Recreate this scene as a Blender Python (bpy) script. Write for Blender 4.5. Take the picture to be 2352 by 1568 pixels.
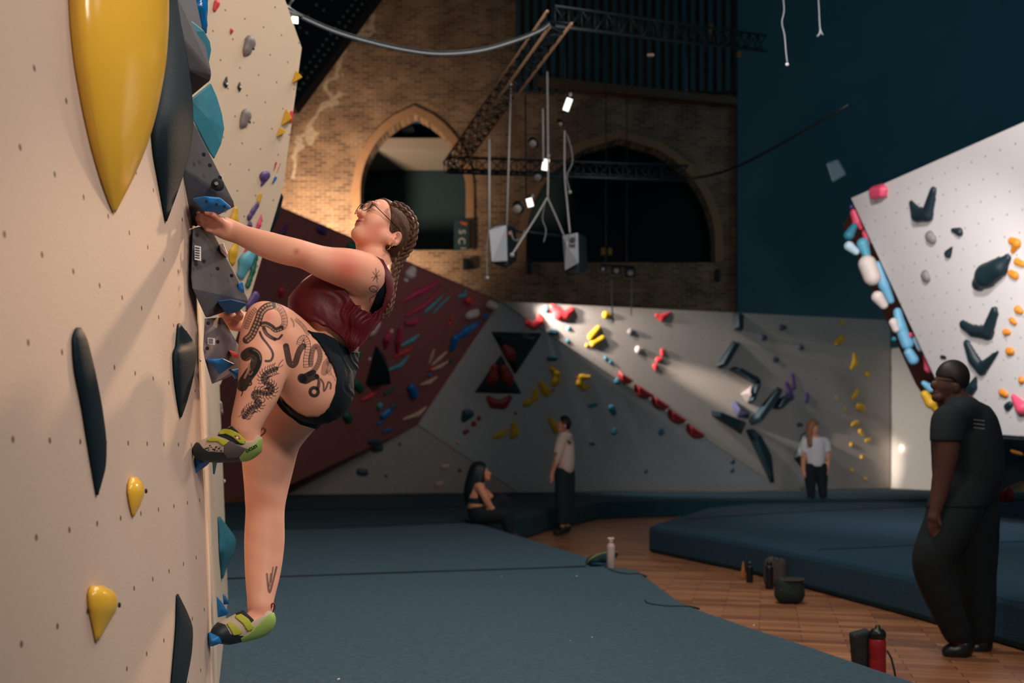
import bpy, bmesh, math, random
import numpy as np
from mathutils import Vector, Matrix
random.seed(7)
F = 2287.0          # focal length in pixels of the 2352 px wide frame (35 mm on a 36 mm sensor)
CX, HY, HC = 1176.0, 1038.0, 1.233   # centre column, horizon row, camera height
PI = math.pi

# ------------------------------------------------------------------ camera, world, lights
sc = bpy.context.scene
for o in list(bpy.data.objects): bpy.data.objects.remove(o)
cam = bpy.data.objects.new('camera', bpy.data.cameras.new('camera'))
sc.collection.objects.link(cam)
cam.location = (0, 0, HC); cam.rotation_euler = (PI/2, 0, 0)
cam.data.lens = 35.0; cam.data.sensor_width = 36.0; cam.data.sensor_fit = 'HORIZONTAL'
cam.data.shift_y = (HY-784)/2352.0
cam.data.clip_start = 0.05; cam.data.clip_end = 200
cam.data.dof.use_dof = True; cam.data.dof.focus_distance = 3.15; cam.data.dof.aperture_fstop = 3.0
sc.camera = cam
sc.view_settings.view_transform = 'Standard'; sc.view_settings.look = 'None'
sc.view_settings.exposure = 0.0; sc.view_settings.gamma = 1.0; sc.view_settings.use_curve_mapping = False
w = bpy.data.worlds.new('world'); sc.world = w; w.use_nodes = True
w.node_tree.nodes['Background'].inputs[0].default_value = (0.22, 0.72, 0.95, 1)
w.node_tree.nodes['Background'].inputs[1].default_value = 0.055

def light(name, kind, loc, target, energy, color=(1, 1, 1), size=0.5, spot=60, blend=0.5, size_y=None):
    L = bpy.data.lights.new(name, kind); L.energy = energy; L.color = color
    if kind == 'AREA':
        L.size = size
        if size_y: L.shape = 'RECTANGLE'; L.size_y = size_y
    else: L.shadow_soft_size = size
    if kind == 'SPOT': L.spot_size = math.radians(spot); L.spot_blend = blend
    o = bpy.data.objects.new(name, L); sc.collection.objects.link(o); o.location = loc
    d = Vector(target)-Vector(loc); o.rotation_euler = d.to_track_quat('-Z', 'Y').to_euler()
    return o
WARM = (1.0, 0.80, 0.62); WHITE = (1.0, 0.95, 0.90); COOL = (0.90, 0.94, 1.0)
# hall lamps over the near mat
light('lamp_key', 'AREA', (2.3, 1.3, 4.4), (-0.7, 3.3, 1.3), 80, (1.0, 0.87, 0.79), 0.8)
light('lamp_front', 'SPOT', (1.9, -0.9, 3.8), (-0.55, 3.25, 1.15), 370, (1.0, 0.83, 0.74), 0.35, 38, 0.8)
light('lamp_wall_side', 'AREA', (1.1, 3.8, 6.0), (-1.3, 4.8, 2.2), 80, (1.0, 0.86, 0.72), 0.8)
light('lamp_rim', 'SPOT', (0.7, 9.0, 4.6), (-0.45, 3.3, 1.5), 1200, (1.0, 0.64, 0.38), 0.12, 16, 0.5)
light('lamp_rim_side', 'SPOT', (2.6, 6.6, 3.0), (-0.7, 3.35, 1.0), 230, (1.0, 0.86, 0.78), 0.3, 20, 0.7)
light('lamp_mat', 'AREA', (0.8, 7.0, 6.5), (0.2, 7.2, 0.3), 125, (1.0, 0.94, 0.88), 2.0)
# warm flood behind the red wall that lights the brick gable
light('lamp_brick', 'SPOT', (-5.2, 24.4, 5.4), (-4.9, 27.2, 6.6), 2300, (1.0, 0.74, 0.50), 0.3, 120, 1.0)
light('lamp_brick_high', 'AREA', (-6.0, 21.0, 8.5), (-6.0, 27, 10.0), 34, (1.0, 0.68, 0.48), 1.0)
light('fill_teal', 'AREA', (14.0, 16.0, 13.5), (12.0, 27, 7.0), 115, (0.46, 0.84, 1.0), 5.0)  # unseen fill added to tint the dark upper right teal
light('fill_red_wall', 'SPOT', (3.2, 12.0, 5.2), (-2.4, 19.0, 3.0), 230, (1.0, 0.86, 0.80), 0.3, 42, 0.8)  # unseen spot added to brighten the red wall and its holds
# lamps above the top corner of the far wall, grazing along its face
light('lamp_corner', 'SPOT', (-0.10, 20.70, 4.55), (3.5, 22.5, 3.3), 1300, (1.0, 0.90, 0.82), 0.05, 36, 0.8)
light('lamp_graze', 'SPOT', (-0.45, 20.1, 4.75), (5.6, 23.3, 2.4), 6500, (1.0, 0.85, 0.74), 0.05, 9, 0.9)
light('lamp_wash', 'SPOT', (-0.75, 19.6, 7.8), (4.6, 22.8, 1.6), 2000, (1.0, 0.90, 0.84), 0.25, 50, 0.8)
light('lamp_post', 'POINT', (9.60, 24.65, 1.33), (0, 0, 0), 1.0, (1.0, 0.86, 0.72), 0.05)
# the bright training wall on the right
light('lamp_right_wall', 'SPOT', (2.2, 6.0, 6.0), (5.4, 11.5, 3.2), 1300, (1.0, 0.94, 0.95), 0.25, 60, 0.8)
light('lamp_right_wall_far', 'SPOT', (3.6, 8.5, 2.9), (5.3, 12.2, 2.6), 260, (1.0, 0.96, 0.94), 0.12, 75, 0.8)

# ------------------------------------------------------------------ helpers
def W(px, py, d):
    return Vector(((px-CX)*d/F, d, HC-(py-HY)*d/F))
def lin(c):
    return tuple(((v/255.0)/12.92 if v/255.0 <= 0.04045 else ((v/255.0+0.055)/1.055)**2.4) for v in c[:3])
class Plane:
    def __init__(s, a, b, c, up=(0, 0, 1)):
        s.o = Vector(a); n = (Vector(b)-s.o).cross(Vector(c)-s.o).normalized()
        if n.dot(Vector((0, 0, HC))-s.o) < 0: n = -n
        s.n = n; s.u = Vector(up).cross(n).normalized(); s.v = n.cross(s.u)
    def hit(s, px, py):
        r = Vector(((px-CX)/F, 1, -(py-HY)/F)); c = Vector((0, 0, HC))
        return c + r*((s.o-c).dot(s.n)/r.dot(s.n))
    def at(s, px, py, h=0.0): return s.hit(px, py)+s.n*h
def link(o, parent=None):
    sc.collection.objects.link(o)
    if parent is not None: o.parent = parent
    return o
def tag(o, label, cat, group=None, kind=None):
    if label: o['label'] = label
    if cat: o['category'] = cat
    if group: o['group'] = group
    if kind: o['kind'] = kind
    return o
def thing(name, loc, label, cat, group=None):
    o = bpy.data.objects.new(name, None); o.location = loc; link(o); o.empty_display_size = 0.1
    return tag(o, label, cat, group)
def mobj(name, verts, faces, mat, parent=None, smooth=False, bevel=0, seg=2):
    """mesh object from world coordinates; child meshes are re-based on their parent"""
    me = bpy.data.meshes.new(name)
    vs = [Vector(v) for v in verts]
    if parent is not None:
        b = Vector(parent.location) if parent.parent is None else Vector(parent.location)+Vector(parent.parent.location)
        loc = Vector((0, 0, 0)); base = b
    else:
        base = sum(vs, Vector())/max(1, len(vs)); zmin = min(v.z for v in vs); base.z = zmin; loc = base
    me.from_pydata([tuple(v-base) for v in vs], [], faces); me.update()
    if mat: me.materials.append(mat)
    if smooth:
        me.polygons.foreach_set('use_smooth', [True]*len(me.polygons))
    o = bpy.data.objects.new(name, me); o.location = loc; link(o, parent)
    if bevel:
        m = o.modifiers.new('bevel', 'BEVEL'); m.width = bevel; m.segments = seg; m.limit_method = 'ANGLE'; m.angle_limit = math.radians(25)
    return o
def npobj(name, V, Q, mat, parent=None):
    """mesh from numpy vertices and quads"""
    me = bpy.data.meshes.new(name)
    if parent is not None: base = np.array(parent.matrix_world.translation if parent.parent is None else Vector(parent.location)+Vector(parent.parent.location)); base = np.array(Vector(parent.location) if parent.parent is None else Vector(parent.location)+Vector(parent.parent.location)); loc = (0, 0, 0)
    else: base = np.array([V[:, 0].mean(), V[:, 1].mean(), V[:, 2].min()]); loc = tuple(base)
    n = len(V); m = len(Q); k = Q.shape[1]
    me.vertices.add(n); me.vertices.foreach_set('co', (V-base).astype(np.float32).ravel())
    me.loops.add(m*k); me.polygons.add(m)
    me.loops.foreach_set('vertex_index', Q.astype(np.int32).ravel())
    me.polygons.foreach_set('loop_start', np.arange(0, m*k, k, dtype=np.int32))
    me.polygons.foreach_set('loop_total', np.full(m, k, dtype=np.int32))
    me.polygons.foreach_set('use_smooth', np.ones(m, dtype=bool))
    me.update(calc_edges=True); me.validate()
    if mat: me.materials.append(mat)
    o = bpy.data.objects.new(name, me); o.location = loc; link(o, parent)
    return o
class MB:
    """collects shapes into one mesh"""
    def __init__(s): s.v = []; s.f = []
    def add(s, vs, fs):
        b = len(s.v); s.v += [Vector(v) for v in vs]; s.f += [tuple(i+b for i in f) for f in fs]; return s
    def box(s, c, size, rot=None):
        c = Vector(c); x, y, z = [k/2 for k in size]
        vs = [Vector((i, j, k)) for k in (-z, z) for j in (-y, y) for i in (-x, x)]
        if rot is not None: vs = [rot @ v for v in vs]
        return s.add([c+v for v in vs], [(0, 2, 3, 1), (4, 5, 7, 6), (0, 1, 5, 4), (2, 6, 7, 3), (0, 4, 6, 2), (1, 3, 7, 5)])
    def tube(s, pts, r, n=8, cap=True):
        pts = [Vector(p) for p in pts]; rs = r if isinstance(r, (list, tuple)) else [r]*len(pts)
        t0 = (pts[1]-pts[0]).normalized(); a = Vector((0, 0, 1)) if abs(t0.z) < 0.9 else Vector((1, 0, 0))
        u = t0.cross(a).normalized(); vs = []; fs = []
        for i, p in enumerate(pts):
            t = (pts[min(i+1, len(pts)-1)]-pts[max(i-1, 0)]).normalized()
            u = (u-t*u.dot(t)).normalized(); w_ = t.cross(u)
            for k in range(n):
                g = 2*PI*k/n; vs.append(p+(u*math.cos(g)+w_*math.sin(g))*rs[i])
        for i in range(len(pts)-1):
            for k in range(n):
                fs.append((i*n+k, i*n+(k+1) % n, (i+1)*n+(k+1) % n, (i+1)*n+k))
        if cap: fs.append(tuple(range(n-1, -1, -1))); fs.append(tuple((len(pts)-1)*n+k for k in range(n)))
        return s.add(vs, fs)
    def lathe(s, c, prof, n=24, axis=None, sx=1, sy=1):
        c = Vector(c); vs = []; fs = []
        R = Vector(axis).to_track_quat('Z', 'Y').to_matrix() if axis is not None else Matrix.Identity(3)
        for (r, z) in prof:
            for k in range(n):
                g = 2*PI*k/n; vs.append(c+R @ Vector((r*sx*math.cos(g), r*sy*math.sin(g), z)))
        for i in range(len(prof)-1):
            for k in range(n): fs.append((i*n+k, i*n+(k+1) % n, (i+1)*n+(k+1) % n, (i+1)*n+k))
        fs.append(tuple(range(n-1, -1, -1))); fs.append(tuple((len(prof)-1)*n+k for k in range(n)))
        return s.add(vs, fs)
    def build(s, name, mat, parent=None, smooth=False, bevel=0):
        return mobj(name, s.v, s.f, mat, parent, smooth, bevel)
def prism(pts, d, name, mat, parent=None, bevel=0):
    """polygon (world points) extruded along vector d"""
    n = len(pts); P = [Vector(p) for p in pts]; d = Vector(d)
    fs = [tuple(range(n)), tuple(range(2*n-1, n-1, -1))]+[(i, i+n, (i+1) % n+n, (i+1) % n) for i in range(n)]
    nn = Vector()
    for i in range(n): nn += (P[i]-P[0]).cross(P[(i+1) % n]-P[0])
    if nn.dot(d) > 0: fs = [f[::-1] for f in fs]
    return mobj(name, P+[p+d for p in P], fs, mat, parent, False, bevel)
def hull(pts, name, mat, parent=None, bevel=0, seg=2, smooth=False):
    bm = bmesh.new()
    for p in pts: bm.verts.new(p)
    r = bmesh.ops.convex_hull(bm, input=bm.verts)
    junk = [g for g in r['geom_interior'] if isinstance(g, bmesh.types.BMVert)]+[g for g in r['geom_unused'] if isinstance(g, bmesh.types.BMVert)]
    bmesh.ops.delete(bm, geom=list(set(junk)), context='VERTS')
    bmesh.ops.dissolve_limit(bm, angle_limit=0.03, verts=bm.verts, edges=bm.edges)
    bm.verts.index_update()
    vs = [v.co.copy() for v in bm.verts]; fs = [tuple(v.index for v in f.verts) for f in bm.faces]; bm.free()
    return mobj(name, vs, fs, mat, parent, smooth, bevel, seg)

# ------------------------------------------------------------------ materials
MATS = {}
def mat(name, col, rough=0.6, metal=0.0, var=0.0, scale=8.0, bump=0.0, bscale=60.0, emit=None, estr=0.0, spec=0.5, srgb=True, dots=None, alpha=1.0, trans=0.0, sheen=0.0, sss=0.0):
    if name in MATS: return MATS[name]
    m = bpy.data.materials.new(name); m.use_nodes = True; nt = m.node_tree; N = nt.nodes; L = nt.links
    b = N['Principled BSDF']; c = lin(col) if srgb else col
    b.inputs['Base Color'].default_value = (*c, 1); b.inputs['Roughness'].default_value = rough
    b.inputs['Metallic'].default_value = metal; b.inputs['Specular IOR Level'].default_value = spec
    if trans: b.inputs['Transmission Weight'].default_value = trans
    if sheen: b.inputs['Sheen Weight'].default_value = sheen
    if alpha < 1: b.inputs['Alpha'].default_value = alpha
    if sss:
        b.inputs['Subsurface Weight'].default_value = sss; b.inputs['Subsurface Scale'].default_value = 0.01
        b.inputs['Subsurface Radius'].default_value = (1, .3, .15)
    tc = N.new('ShaderNodeTexCoord'); src = None
    if var > 0:
        nz = N.new('ShaderNodeTexNoise'); nz.inputs['Scale'].default_value = scale; nz.inputs['Detail'].default_value = 6
        L.new(tc.outputs['Object'], nz.inputs['Vector'])
        mx = N.new('ShaderNodeMix'); mx.data_type = 'RGBA'
        mx.inputs[6].default_value = (*[v*(1-var) for v in c], 1); mx.inputs[7].default_value = (*[min(1, v*(1+var)) for v in c], 1)
        L.new(nz.outputs['Fac'], mx.inputs[0]); src = mx.outputs[2]; L.new(src, b.inputs['Base Color'])
    if dots:      # bolt-hole grid of a training wall: (spacing, radius, colour) in metres on the UV map
        sp, rad, dc = dots; uv = N.new('ShaderNodeUVMap'); sep = N.new('ShaderNodeSeparateXYZ'); L.new(uv.outputs[0], sep.inputs[0])
        def M(op, a, bb=None):
            q = N.new('ShaderNodeMath'); q.operation = op
            for i, v in enumerate((a, bb)):
                if v is None: continue
                if isinstance(v, (int, float)): q.inputs[i].default_value = v
                else: L.new(v, q.inputs[i])
            return q.outputs[0]
        y = M('DIVIDE', sep.outputs[1], sp); row = M('FLOOR', y); off = M('MULTIPLY', M('MODULO', M('ABSOLUTE', row), 2.0), 0.5)
        x = M('ADD', M('DIVIDE', sep.outputs[0], sp), off)
        fx = M('SUBTRACT', M('FRACT', x), 0.5); fy = M('SUBTRACT', M('FRACT', y), 0.5)
        dd = M('SQRT', M('ADD', M('MULTIPLY', fx, fx), M('MULTIPLY', fy, fy)))
        k = M('LESS_THAN', dd, rad/sp)
        mx2 = N.new('ShaderNodeMix'); mx2.data_type = 'RGBA'; L.new(k, mx2.inputs[0]); mx2.inputs[7].default_value = (*lin(dc), 1)
        if src is not None: L.new(src, mx2.inputs[6])
        else: mx2.inputs[6].default_value = (*c, 1)
        src = mx2.outputs[2]; L.new(src, b.inputs['Base Color'])
    if bump > 0:
        nb = N.new('ShaderNodeTexNoise'); nb.inputs['Scale'].default_value = bscale; nb.inputs['Detail'].default_value = 4
        L.new(tc.outputs['Object'], nb.inputs['Vector'])
        bp = N.new('ShaderNodeBump'); bp.inputs['Strength'].default_value = bump; bp.inputs['Distance'].default_value = 0.01
        L.new(nb.outputs['Fac'], bp.inputs['Height']); L.new(bp.outputs[0], b.inputs['Normal'])
    if emit:
        b.inputs['Emission Color'].default_value = (*emit, 1); b.inputs['Emission Strength'].default_value = estr
    MATS[name] = m; return m

# ------------------------------------------------------------------ distance-field modelling
class RC:          # tapered capsule, optionally squashed along axis ax by factor f
    def __init__(s, a, b, ra, rb, ax=None, f=1.0, k=0.02):
        s.a = np.array(a, float); s.b = np.array(b, float); s.ra = ra; s.rb = rb; s.f = f; s.k = k
        s.ax = None if ax is None else np.array(Vector(ax).normalized())
    def bbox(s):
        r = max(s.ra, s.rb)*max(1, s.f); return np.minimum(s.a, s.b)-r, np.maximum(s.a, s.b)+r
    def d(s, X, Y, Z):
        px, py, pz = X-s.a[0], Y-s.a[1], Z-s.a[2]; ba = s.b-s.a
        L2 = max(1e-9, float(ba @ ba)); t = np.clip((px*ba[0]+py*ba[1]+pz*ba[2])/L2, 0, 1)
        qx, qy, qz = px-t*ba[0], py-t*ba[1], pz-t*ba[2]
        if s.ax is not None:
            m = qx*s.ax[0]+qy*s.ax[1]+qz*s.ax[2]; g = m*(1/s.f-1)
            qx, qy, qz = qx+g*s.ax[0], qy+g*s.ax[1], qz+g*s.ax[2]
        return (np.sqrt(qx*qx+qy*qy+qz*qz)-(s.ra+t*(s.rb-s.ra)))*min(1, s.f)
class EL:          # ellipsoid with axes R (rows) and radii r
    def __init__(s, c, r, R=None, k=0.02, sub=False):
        s.c = np.array(c, float); s.r = np.array(r, float); s.R = np.eye(3) if R is None else np.array(R, float); s.k = k; s.sub = sub
    def bbox(s):
        e = np.sqrt(((s.R*s.r[:, None])**2).sum(0)); return s.c-e, s.c+e
    def d(s, X, Y, Z):
        p = (X-s.c[0], Y-s.c[1], Z-s.c[2]); k0 = 0; k1 = 0
        for i in range(3):
            q = p[0]*s.R[i, 0]+p[1]*s.R[i, 1]+p[2]*s.R[i, 2]
            k0 = k0+(q/s.r[i])**2; k1 = k1+(q/s.r[i]**2)**2
        k0 = np.sqrt(k0); return k0*(k0-1)/np.maximum(np.sqrt(k1), 1e-6)
def smin(a, b, k):
    if k <= 0: return np.minimum(a, b)
    h = np.maximum(k-np.abs(a-b), 0)/k; return np.minimum(a, b)-h*h*k*0.25
class Field:
    def __init__(s, lo, hi, vox):
        s.vox = vox; s.lo = np.array(lo, float); n = np.ceil((np.array(hi)-s.lo)/vox).astype(int)+2
        s.n = n; s.D = np.full(tuple(n), 1.0, np.float32)
        s.ax = [(s.lo[i]+np.arange(n[i])*vox).astype(np.float32) for i in range(3)]
    def box(s, lo, hi):
        a = np.clip(np.floor((np.array(lo)-s.lo)/s.vox).astype(int), 0, s.n-1); b = np.clip(np.ceil((np.array(hi)-s.lo)/s.vox).astype(int)+1, 1, s.n)
        sl = tuple(slice(int(a[i]), int(b[i])) for i in range(3))
        return sl, s.ax[0][sl[0]][:, None, None], s.ax[1][sl[1]][None, :, None], s.ax[2][sl[2]][None, None, :]
    def add(s, prims, off=0.0):
        for p in prims:
            lo, hi = p.bbox(); pad = max(p.k, 0.012)+abs(off)+2*s.vox
            sl, X, Y, Z = s.box(lo-pad, hi+pad)
            d = p.d(X, Y, Z).astype(np.float32)-off
            if getattr(p, 'sub', False): s.D[sl] = -smin(-s.D[sl], d+2*off, p.k)
            else: s.D[sl] = smin(s.D[sl], d, p.k)
        return s
    def cut(s, fn):   # keep where fn <= 0
        X, Y, Z = s.ax[0][:, None, None], s.ax[1][None, :, None], s.ax[2][None, None, :]
        s.D = np.maximum(s.D, fn(X, Y, Z).astype(np.float32)); return s
    def mesh(s):
        D = s.D; D[0], D[-1] = 1, 1; D[:, 0], D[:, -1] = 1, 1; D[:, :, 0], D[:, :, -1] = 1, 1
        I = D < 0; c = np.zeros(tuple(s.n-1), np.int8); nx, ny, nz = s.n-1
        for i in (0, 1):
            for j in (0, 1):
                for k in (0, 1): c += I[i:i+nx, j:j+ny, k:k+nz]
        act = np.argwhere((c > 0) & (c < 8)); idx = np.full(tuple(s.n-1), -1, np.int32)
        idx[act[:, 0], act[:, 1], act[:, 2]] = np.arange(len(act))
        co = [(i, j, k) for i in (0, 1) for j in (0, 1) for k in (0, 1)]; val = {q: D[act[:, 0]+q[0], act[:, 1]+q[1], act[:, 2]+q[2]] for q in co}
        P = np.zeros((len(act), 3)); cnt = np.zeros(len(act))
        for q in co:
            for ax in range(3):
                if q[ax]: continue
                r = list(q); r[ax] = 1; r = tuple(r); a, b = val[q], val[r]; mk = (a < 0) != (b < 0)
                t = np.where(mk, a/np.where(mk, a-b, 1), 0)
                e = np.array(q, float)[None, :].repeat(len(act), 0); e[:, ax] = t; P[mk] += e[mk]; cnt[mk] += 1
        V = s.lo+(act+P/np.maximum(cnt, 1)[:, None])*s.vox; Q = []
        for ax in range(3):
            o1, o2 = [k for k in range(3) if k != ax]
            a = [slice(0, None)]*3; b = [slice(0, None)]*3; a[ax] = slice(0, -1); b[ax] = slice(1, None)
            df = I[tuple(a)] != I[tuple(b)]; e = np.argwhere(df)
            ok = (e[:, o1] > 0) & (e[:, o2] > 0) & (e[:, o1] < s.n[o1]-1) & (e[:, o2] < s.n[o2]-1); e = e[ok]
            ins = I[e[:, 0], e[:, 1], e[:, 2]]; cs = []
            for (p, q) in ((0, 0), (1, 0), (1, 1), (0, 1)):
                f = e.copy(); f[:, o1] -= p; f[:, o2] -= q; cs.append(idx[f[:, 0], f[:, 1], f[:, 2]])
            q4 = np.stack(cs, 1); fl = ins if ax == 1 else ~ins
            q4[fl] = q4[fl][:, ::-1]; Q.append(q4)
        Q = np.concatenate(Q); Q = Q[(Q >= 0).all(1)]
        return V, Q
def bounds(prims, pad=0.03):
    lo = np.min([p.bbox()[0] for p in prims if not getattr(p, 'sub', False)], 0)-pad; hi = np.max([p.bbox()[1] for p in prims if not getattr(p, 'sub', False)], 0)+pad
    return lo, hi
def blobmesh(name, prims, vox, m, parent=None, off=0.0, cut=None):
    lo, hi = bounds(prims, 0.02+off); f = Field(lo, hi, vox); f.add(prims, off)
    if cut: f.cut(cut)
    V, Q = f.mesh()
    return npobj(name, V, Q, m, parent)
# ------------------------------------------------------------------ big surfaces
def wallpoly(name, pts, pl, th, m, parent=None):
    o = prism(pts, pl.n*(-th), name, m, parent)
    uv = o.data.uv_layers.new(name='UVMap'); base = o.location if parent is None else parent.location
    for lp in o.data.loops:
        p = Vector(base)+o.data.vertices[lp.vertex_index].co-pl.o
        uv.data[lp.index].uv = (p.dot(pl.u)+50, p.dot(pl.v)+50)
    return o
MZ = 0.32
# planes of the near training wall (A nearest, B its far panel, C the upper overhanging face)
def PA(y, z): return Vector((-.98-.103*(y-3.15)-.04*(z-1.2), y, z))
def PBf(y, z): return Vector((-.98-.27*(y-3.15)-.04*(z-1.2), y, z))
A = Plane(PA(1, 0), PA(3, 0), PA(2, 3)); B = Plane(PBf(3.2, 0), PBf(6, 0), PBf(4, 3))
C1, C2, C3 = W(506, 883, 6.1), W(693, 110, 6.2), W(470, 0, 5.6)
C = Plane(C1, C2, C3)
ply = mat('painted_plywood', (200, 176, 158), 0.75, var=0.06, scale=3, bump=0.10, bscale=90, dots=(0.17, 0.0062, (92, 74, 66)))
ply2 = mat('painted_plywood_side', (226, 204, 180), 0.75, var=0.05, scale=3, bump=0.06, bscale=70, dots=(0.14, 0.0055, (120, 100, 88)))
oA = wallpoly('wall_left_near', [PA(0.6, MZ+.004), PA(3.15, MZ+.004), PA(3.15, 4.2), PA(0.6, 4.2)], A, 0.12, ply); tag(oA, None, None, kind='structure')
oB = wallpoly('wall_left_far', [PBf(3.155, MZ+.004), PBf(6.2, MZ+.004), PBf(6.2, 1.66), PBf(5.75, 3.0), PBf(5.2, 4.2), PBf(3.155, 4.2)], B, 0.06, ply2); tag(oB, None, None, kind='structure')
cpts = [(506, 883), (575, 680), (650, 430), (693, 110), (655, 0), (630, -90), (420, -90), (420, 500), (450, 860)]
oC = wallpoly('wall_left_overhang', [C.at(*p) for p in cpts], C, 0.10, ply2); tag(oC, None, None, kind='structure')

# far training walls
W2b = Plane(W(1150, 692, 21), W(2045, 735, 25), W(2045, 1120, 25))
d1 = W2b.hit(1800, 1122)
W2a = Plane(W(1150, 692, 21), d1, W(1190, 1131, 22.6))
apex = W2a.hit(960, 975)
W3 = Plane(apex, W2a.hit(1190, 1131), W(665, 1136, 21.3))
RED = Plane(W(1150, 692, 21), apex, W(640, 478, 15))
greyw = mat('grey_painted_wall', (178, 168, 160), 0.7, var=0.05, scale=1.5, bump=0.05, dots=(0.28, 0.012, (110, 100, 95)))
grey_shade = mat('grey_wall_in_shade', (190, 190, 190), 0.75, var=0.05, scale=1.5, bump=0.05, dots=(0.28, 0.012, (110, 100, 95)))  # same grey paint, paler copy that lifts the face in shade
redm = mat('red_painted_wall', (168, 100, 96), 0.7, var=0.10, scale=2, dots=(0.28, 0.012, (60, 30, 30)))
def wall(name, pl, pts, m, th=0.15):
    P = [pl.hit(*p) if len(p) == 2 else Vector(p) for p in pts]
    P = [p+pl.v*((MZ+.004-p.z)/pl.v.z) if p.z < MZ+.004 else p for p in P]
    o = wallpoly(name, P, pl, th, m); return tag(o, None, None, kind='structure')
wall('wall_back_bright', W2b, [(1150, 692), (2045, 735), (2045, 1126), (1800, 1131)], greyw)
wall('wall_back_shaded', W2a, [(1148, 694), (1798, 1131), (1190, 1135), (960, 975)], grey_shade)
wall('wall_back_wedge', W3, [(958, 976), (1186, 1136), (655, 1140)], greyw)
wall('wall_back_red', RED, [(1147, 694), (957, 976), (640, 1125), (480, 1180), (470, 410), (640, 478)], redm)
P4 = Plane(W(2047, 800, 25.0), W(2160, 788, 23.5), W(2047, 1118, 25.0))
g1, g2, g3 = apex, RED.hit(640, 1125), W3.hit(655, 1136)
o = prism([g1, g2, g3], Vector((0, .04, 0)), 'wall_back_closure', redm); tag(o, None, None, kind='structure')  # panel added to block lamp light leaking below the red wall
whitew = mat('white_painted_wall', (214, 208, 200), 0.65, var=0.03)
wall('wall_back_corner', P4, [(2047, 800), (2175, 787), (2175, 1128), (2047, 1124)], whitew)

# bright wall on the right with its narrow red flank
RP = Plane(W(1955, 455, 13), W(2352, 280, 10), W(2352, 1003, 11.2))
rwm = mat('white_training_wall', (232, 226, 224), 0.55, var=0.02, dots=(0.22, 0.010, (150, 140, 145)))
rdn = mat('rust_red_panel', (150, 60, 48), 0.7)
wall('wall_right_bright', RP, [(1955, 455), (2520, 206), (2520, 1014), (2290, 997), (2232, 1000), (2150, 872)], rwm)
fa, fb, fc = RP.hit(1955, 455), RP.hit(2150, 872), RP.hit(2232, 1000)
fd = Vector((0.42, 2.0, 0.05)); FL = Plane(fa, fb, fa+fd)
o = prism([fa-RP.n*.16, fb-RP.n*.16, fc-RP.n*.16, fc-RP.n*.16+fd, fb-RP.n*.16+fd, fa-RP.n*.16+fd], Vector((.14, 0, 0.03)), 'wall_right_flank', rdn); tag(o, None, None, kind='structure')
blackp = mat('black_panel', (30, 40, 44), 0.6)
u1, u2 = RP.hit(2240, 1004), RP.hit(2520, 1018)
UP = Plane(u1, u2, u1+Vector((0.35, 2.6, -0.50)))
o = prism([u1, u2, u2+Vector((0.3, 2.6, -.58)), u1+Vector((.65, 2.6, -.50))], -UP.n*.1, 'wall_right_under', blackp); tag(o, None, None, kind='structure')

# floor, mats
floor = mobj('floor', [(-20, -4, -.1), (22, -4, -.1), (22, 30, -.1), (-20, 30, -.1), (-20, -4, 0), (22, -4, 0), (22, 30, 0), (-20, 30, 0)],
             [(0, 3, 2, 1), (4, 5, 6, 7), (0, 1, 5, 4), (1, 2, 6, 5), (2, 3, 7, 6), (3, 0, 4, 7)], None)
tag(floor, None, None, kind='structure')
m = bpy.data.materials.new('oak_parquet'); m.use_nodes = True; nt = m.node_tree; N = nt.nodes; L = nt.links; b = N['Principled BSDF']
tc = N.new('ShaderNodeTexCoord'); mp = N.new('ShaderNodeMapping'); mp.inputs['Rotation'].default_value = (0, 0, 0.25); L.new(tc.outputs['Object'], mp.inputs[0])
br = N.new('ShaderNodeTexBrick'); L.new(mp.outputs[0], br.inputs[0]); br.inputs['Scale'].default_value = 1.0
br.inputs['Brick Width'].default_value = 0.55; br.inputs['Row Height'].default_value = 0.09; br.inputs['Mortar Size'].default_value = 0.003
br.inputs['Color1'].default_value = (*lin((226, 160, 112)), 1); br.inputs['Color2'].default_value = (*lin((166, 106, 76)), 1); br.inputs['Mortar'].default_value = (*lin((60, 36, 28)), 1)
nz = N.new('ShaderNodeTexNoise'); nz.inputs['Scale'].default_value = 1.6; nz.inputs['Detail'].default_value = 5; L.new(mp.outputs[0], nz.inputs[0])
mx = N.new('ShaderNodeMix'); mx.data_type = 'RGBA'; mx.blend_type = 'MULTIPLY'; mx.inputs[0].default_value = 0.55
L.new(br.outputs[0], mx.inputs[6]); L.new(nz.outputs['Fac'], mx.inputs[7]); L.new(mx.outputs[2], b.inputs['Base Color']); b.inputs['Roughness'].default_value = 0.42
floor.data.materials.append(m)

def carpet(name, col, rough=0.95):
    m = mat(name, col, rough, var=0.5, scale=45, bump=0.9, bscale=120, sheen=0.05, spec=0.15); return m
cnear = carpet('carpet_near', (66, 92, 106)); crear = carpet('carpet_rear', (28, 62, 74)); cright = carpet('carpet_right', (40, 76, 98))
def mat_slab(name, pts, m, label, top=MZ, bev=0.03):
    o = prism([(x, y, top) for x, y in pts], (0, 0, -top+0.001), name, m, None, bev)
    return tag(o, label, 'crash mat')
def mp_(px, py): p = W(px, py, (HC-MZ)*F/(py-HY)); return (p.x, p.y)
near_edge = [mp_(*p) for p in [(1077, 1198), (1115, 1206), (1215, 1236), (1290, 1259), (1356, 1279), (1400, 1290), (1440, 1301), (1470, 1310), (1489, 1325), (1525, 1352), (1562, 1378), (1613, 1400), (1728, 1439), (1880, 1488), (2038, 1541), (2120, 1568)]]
s_l = mp_(520, 1329); s_r = mp_(1345, 1300)
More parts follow.
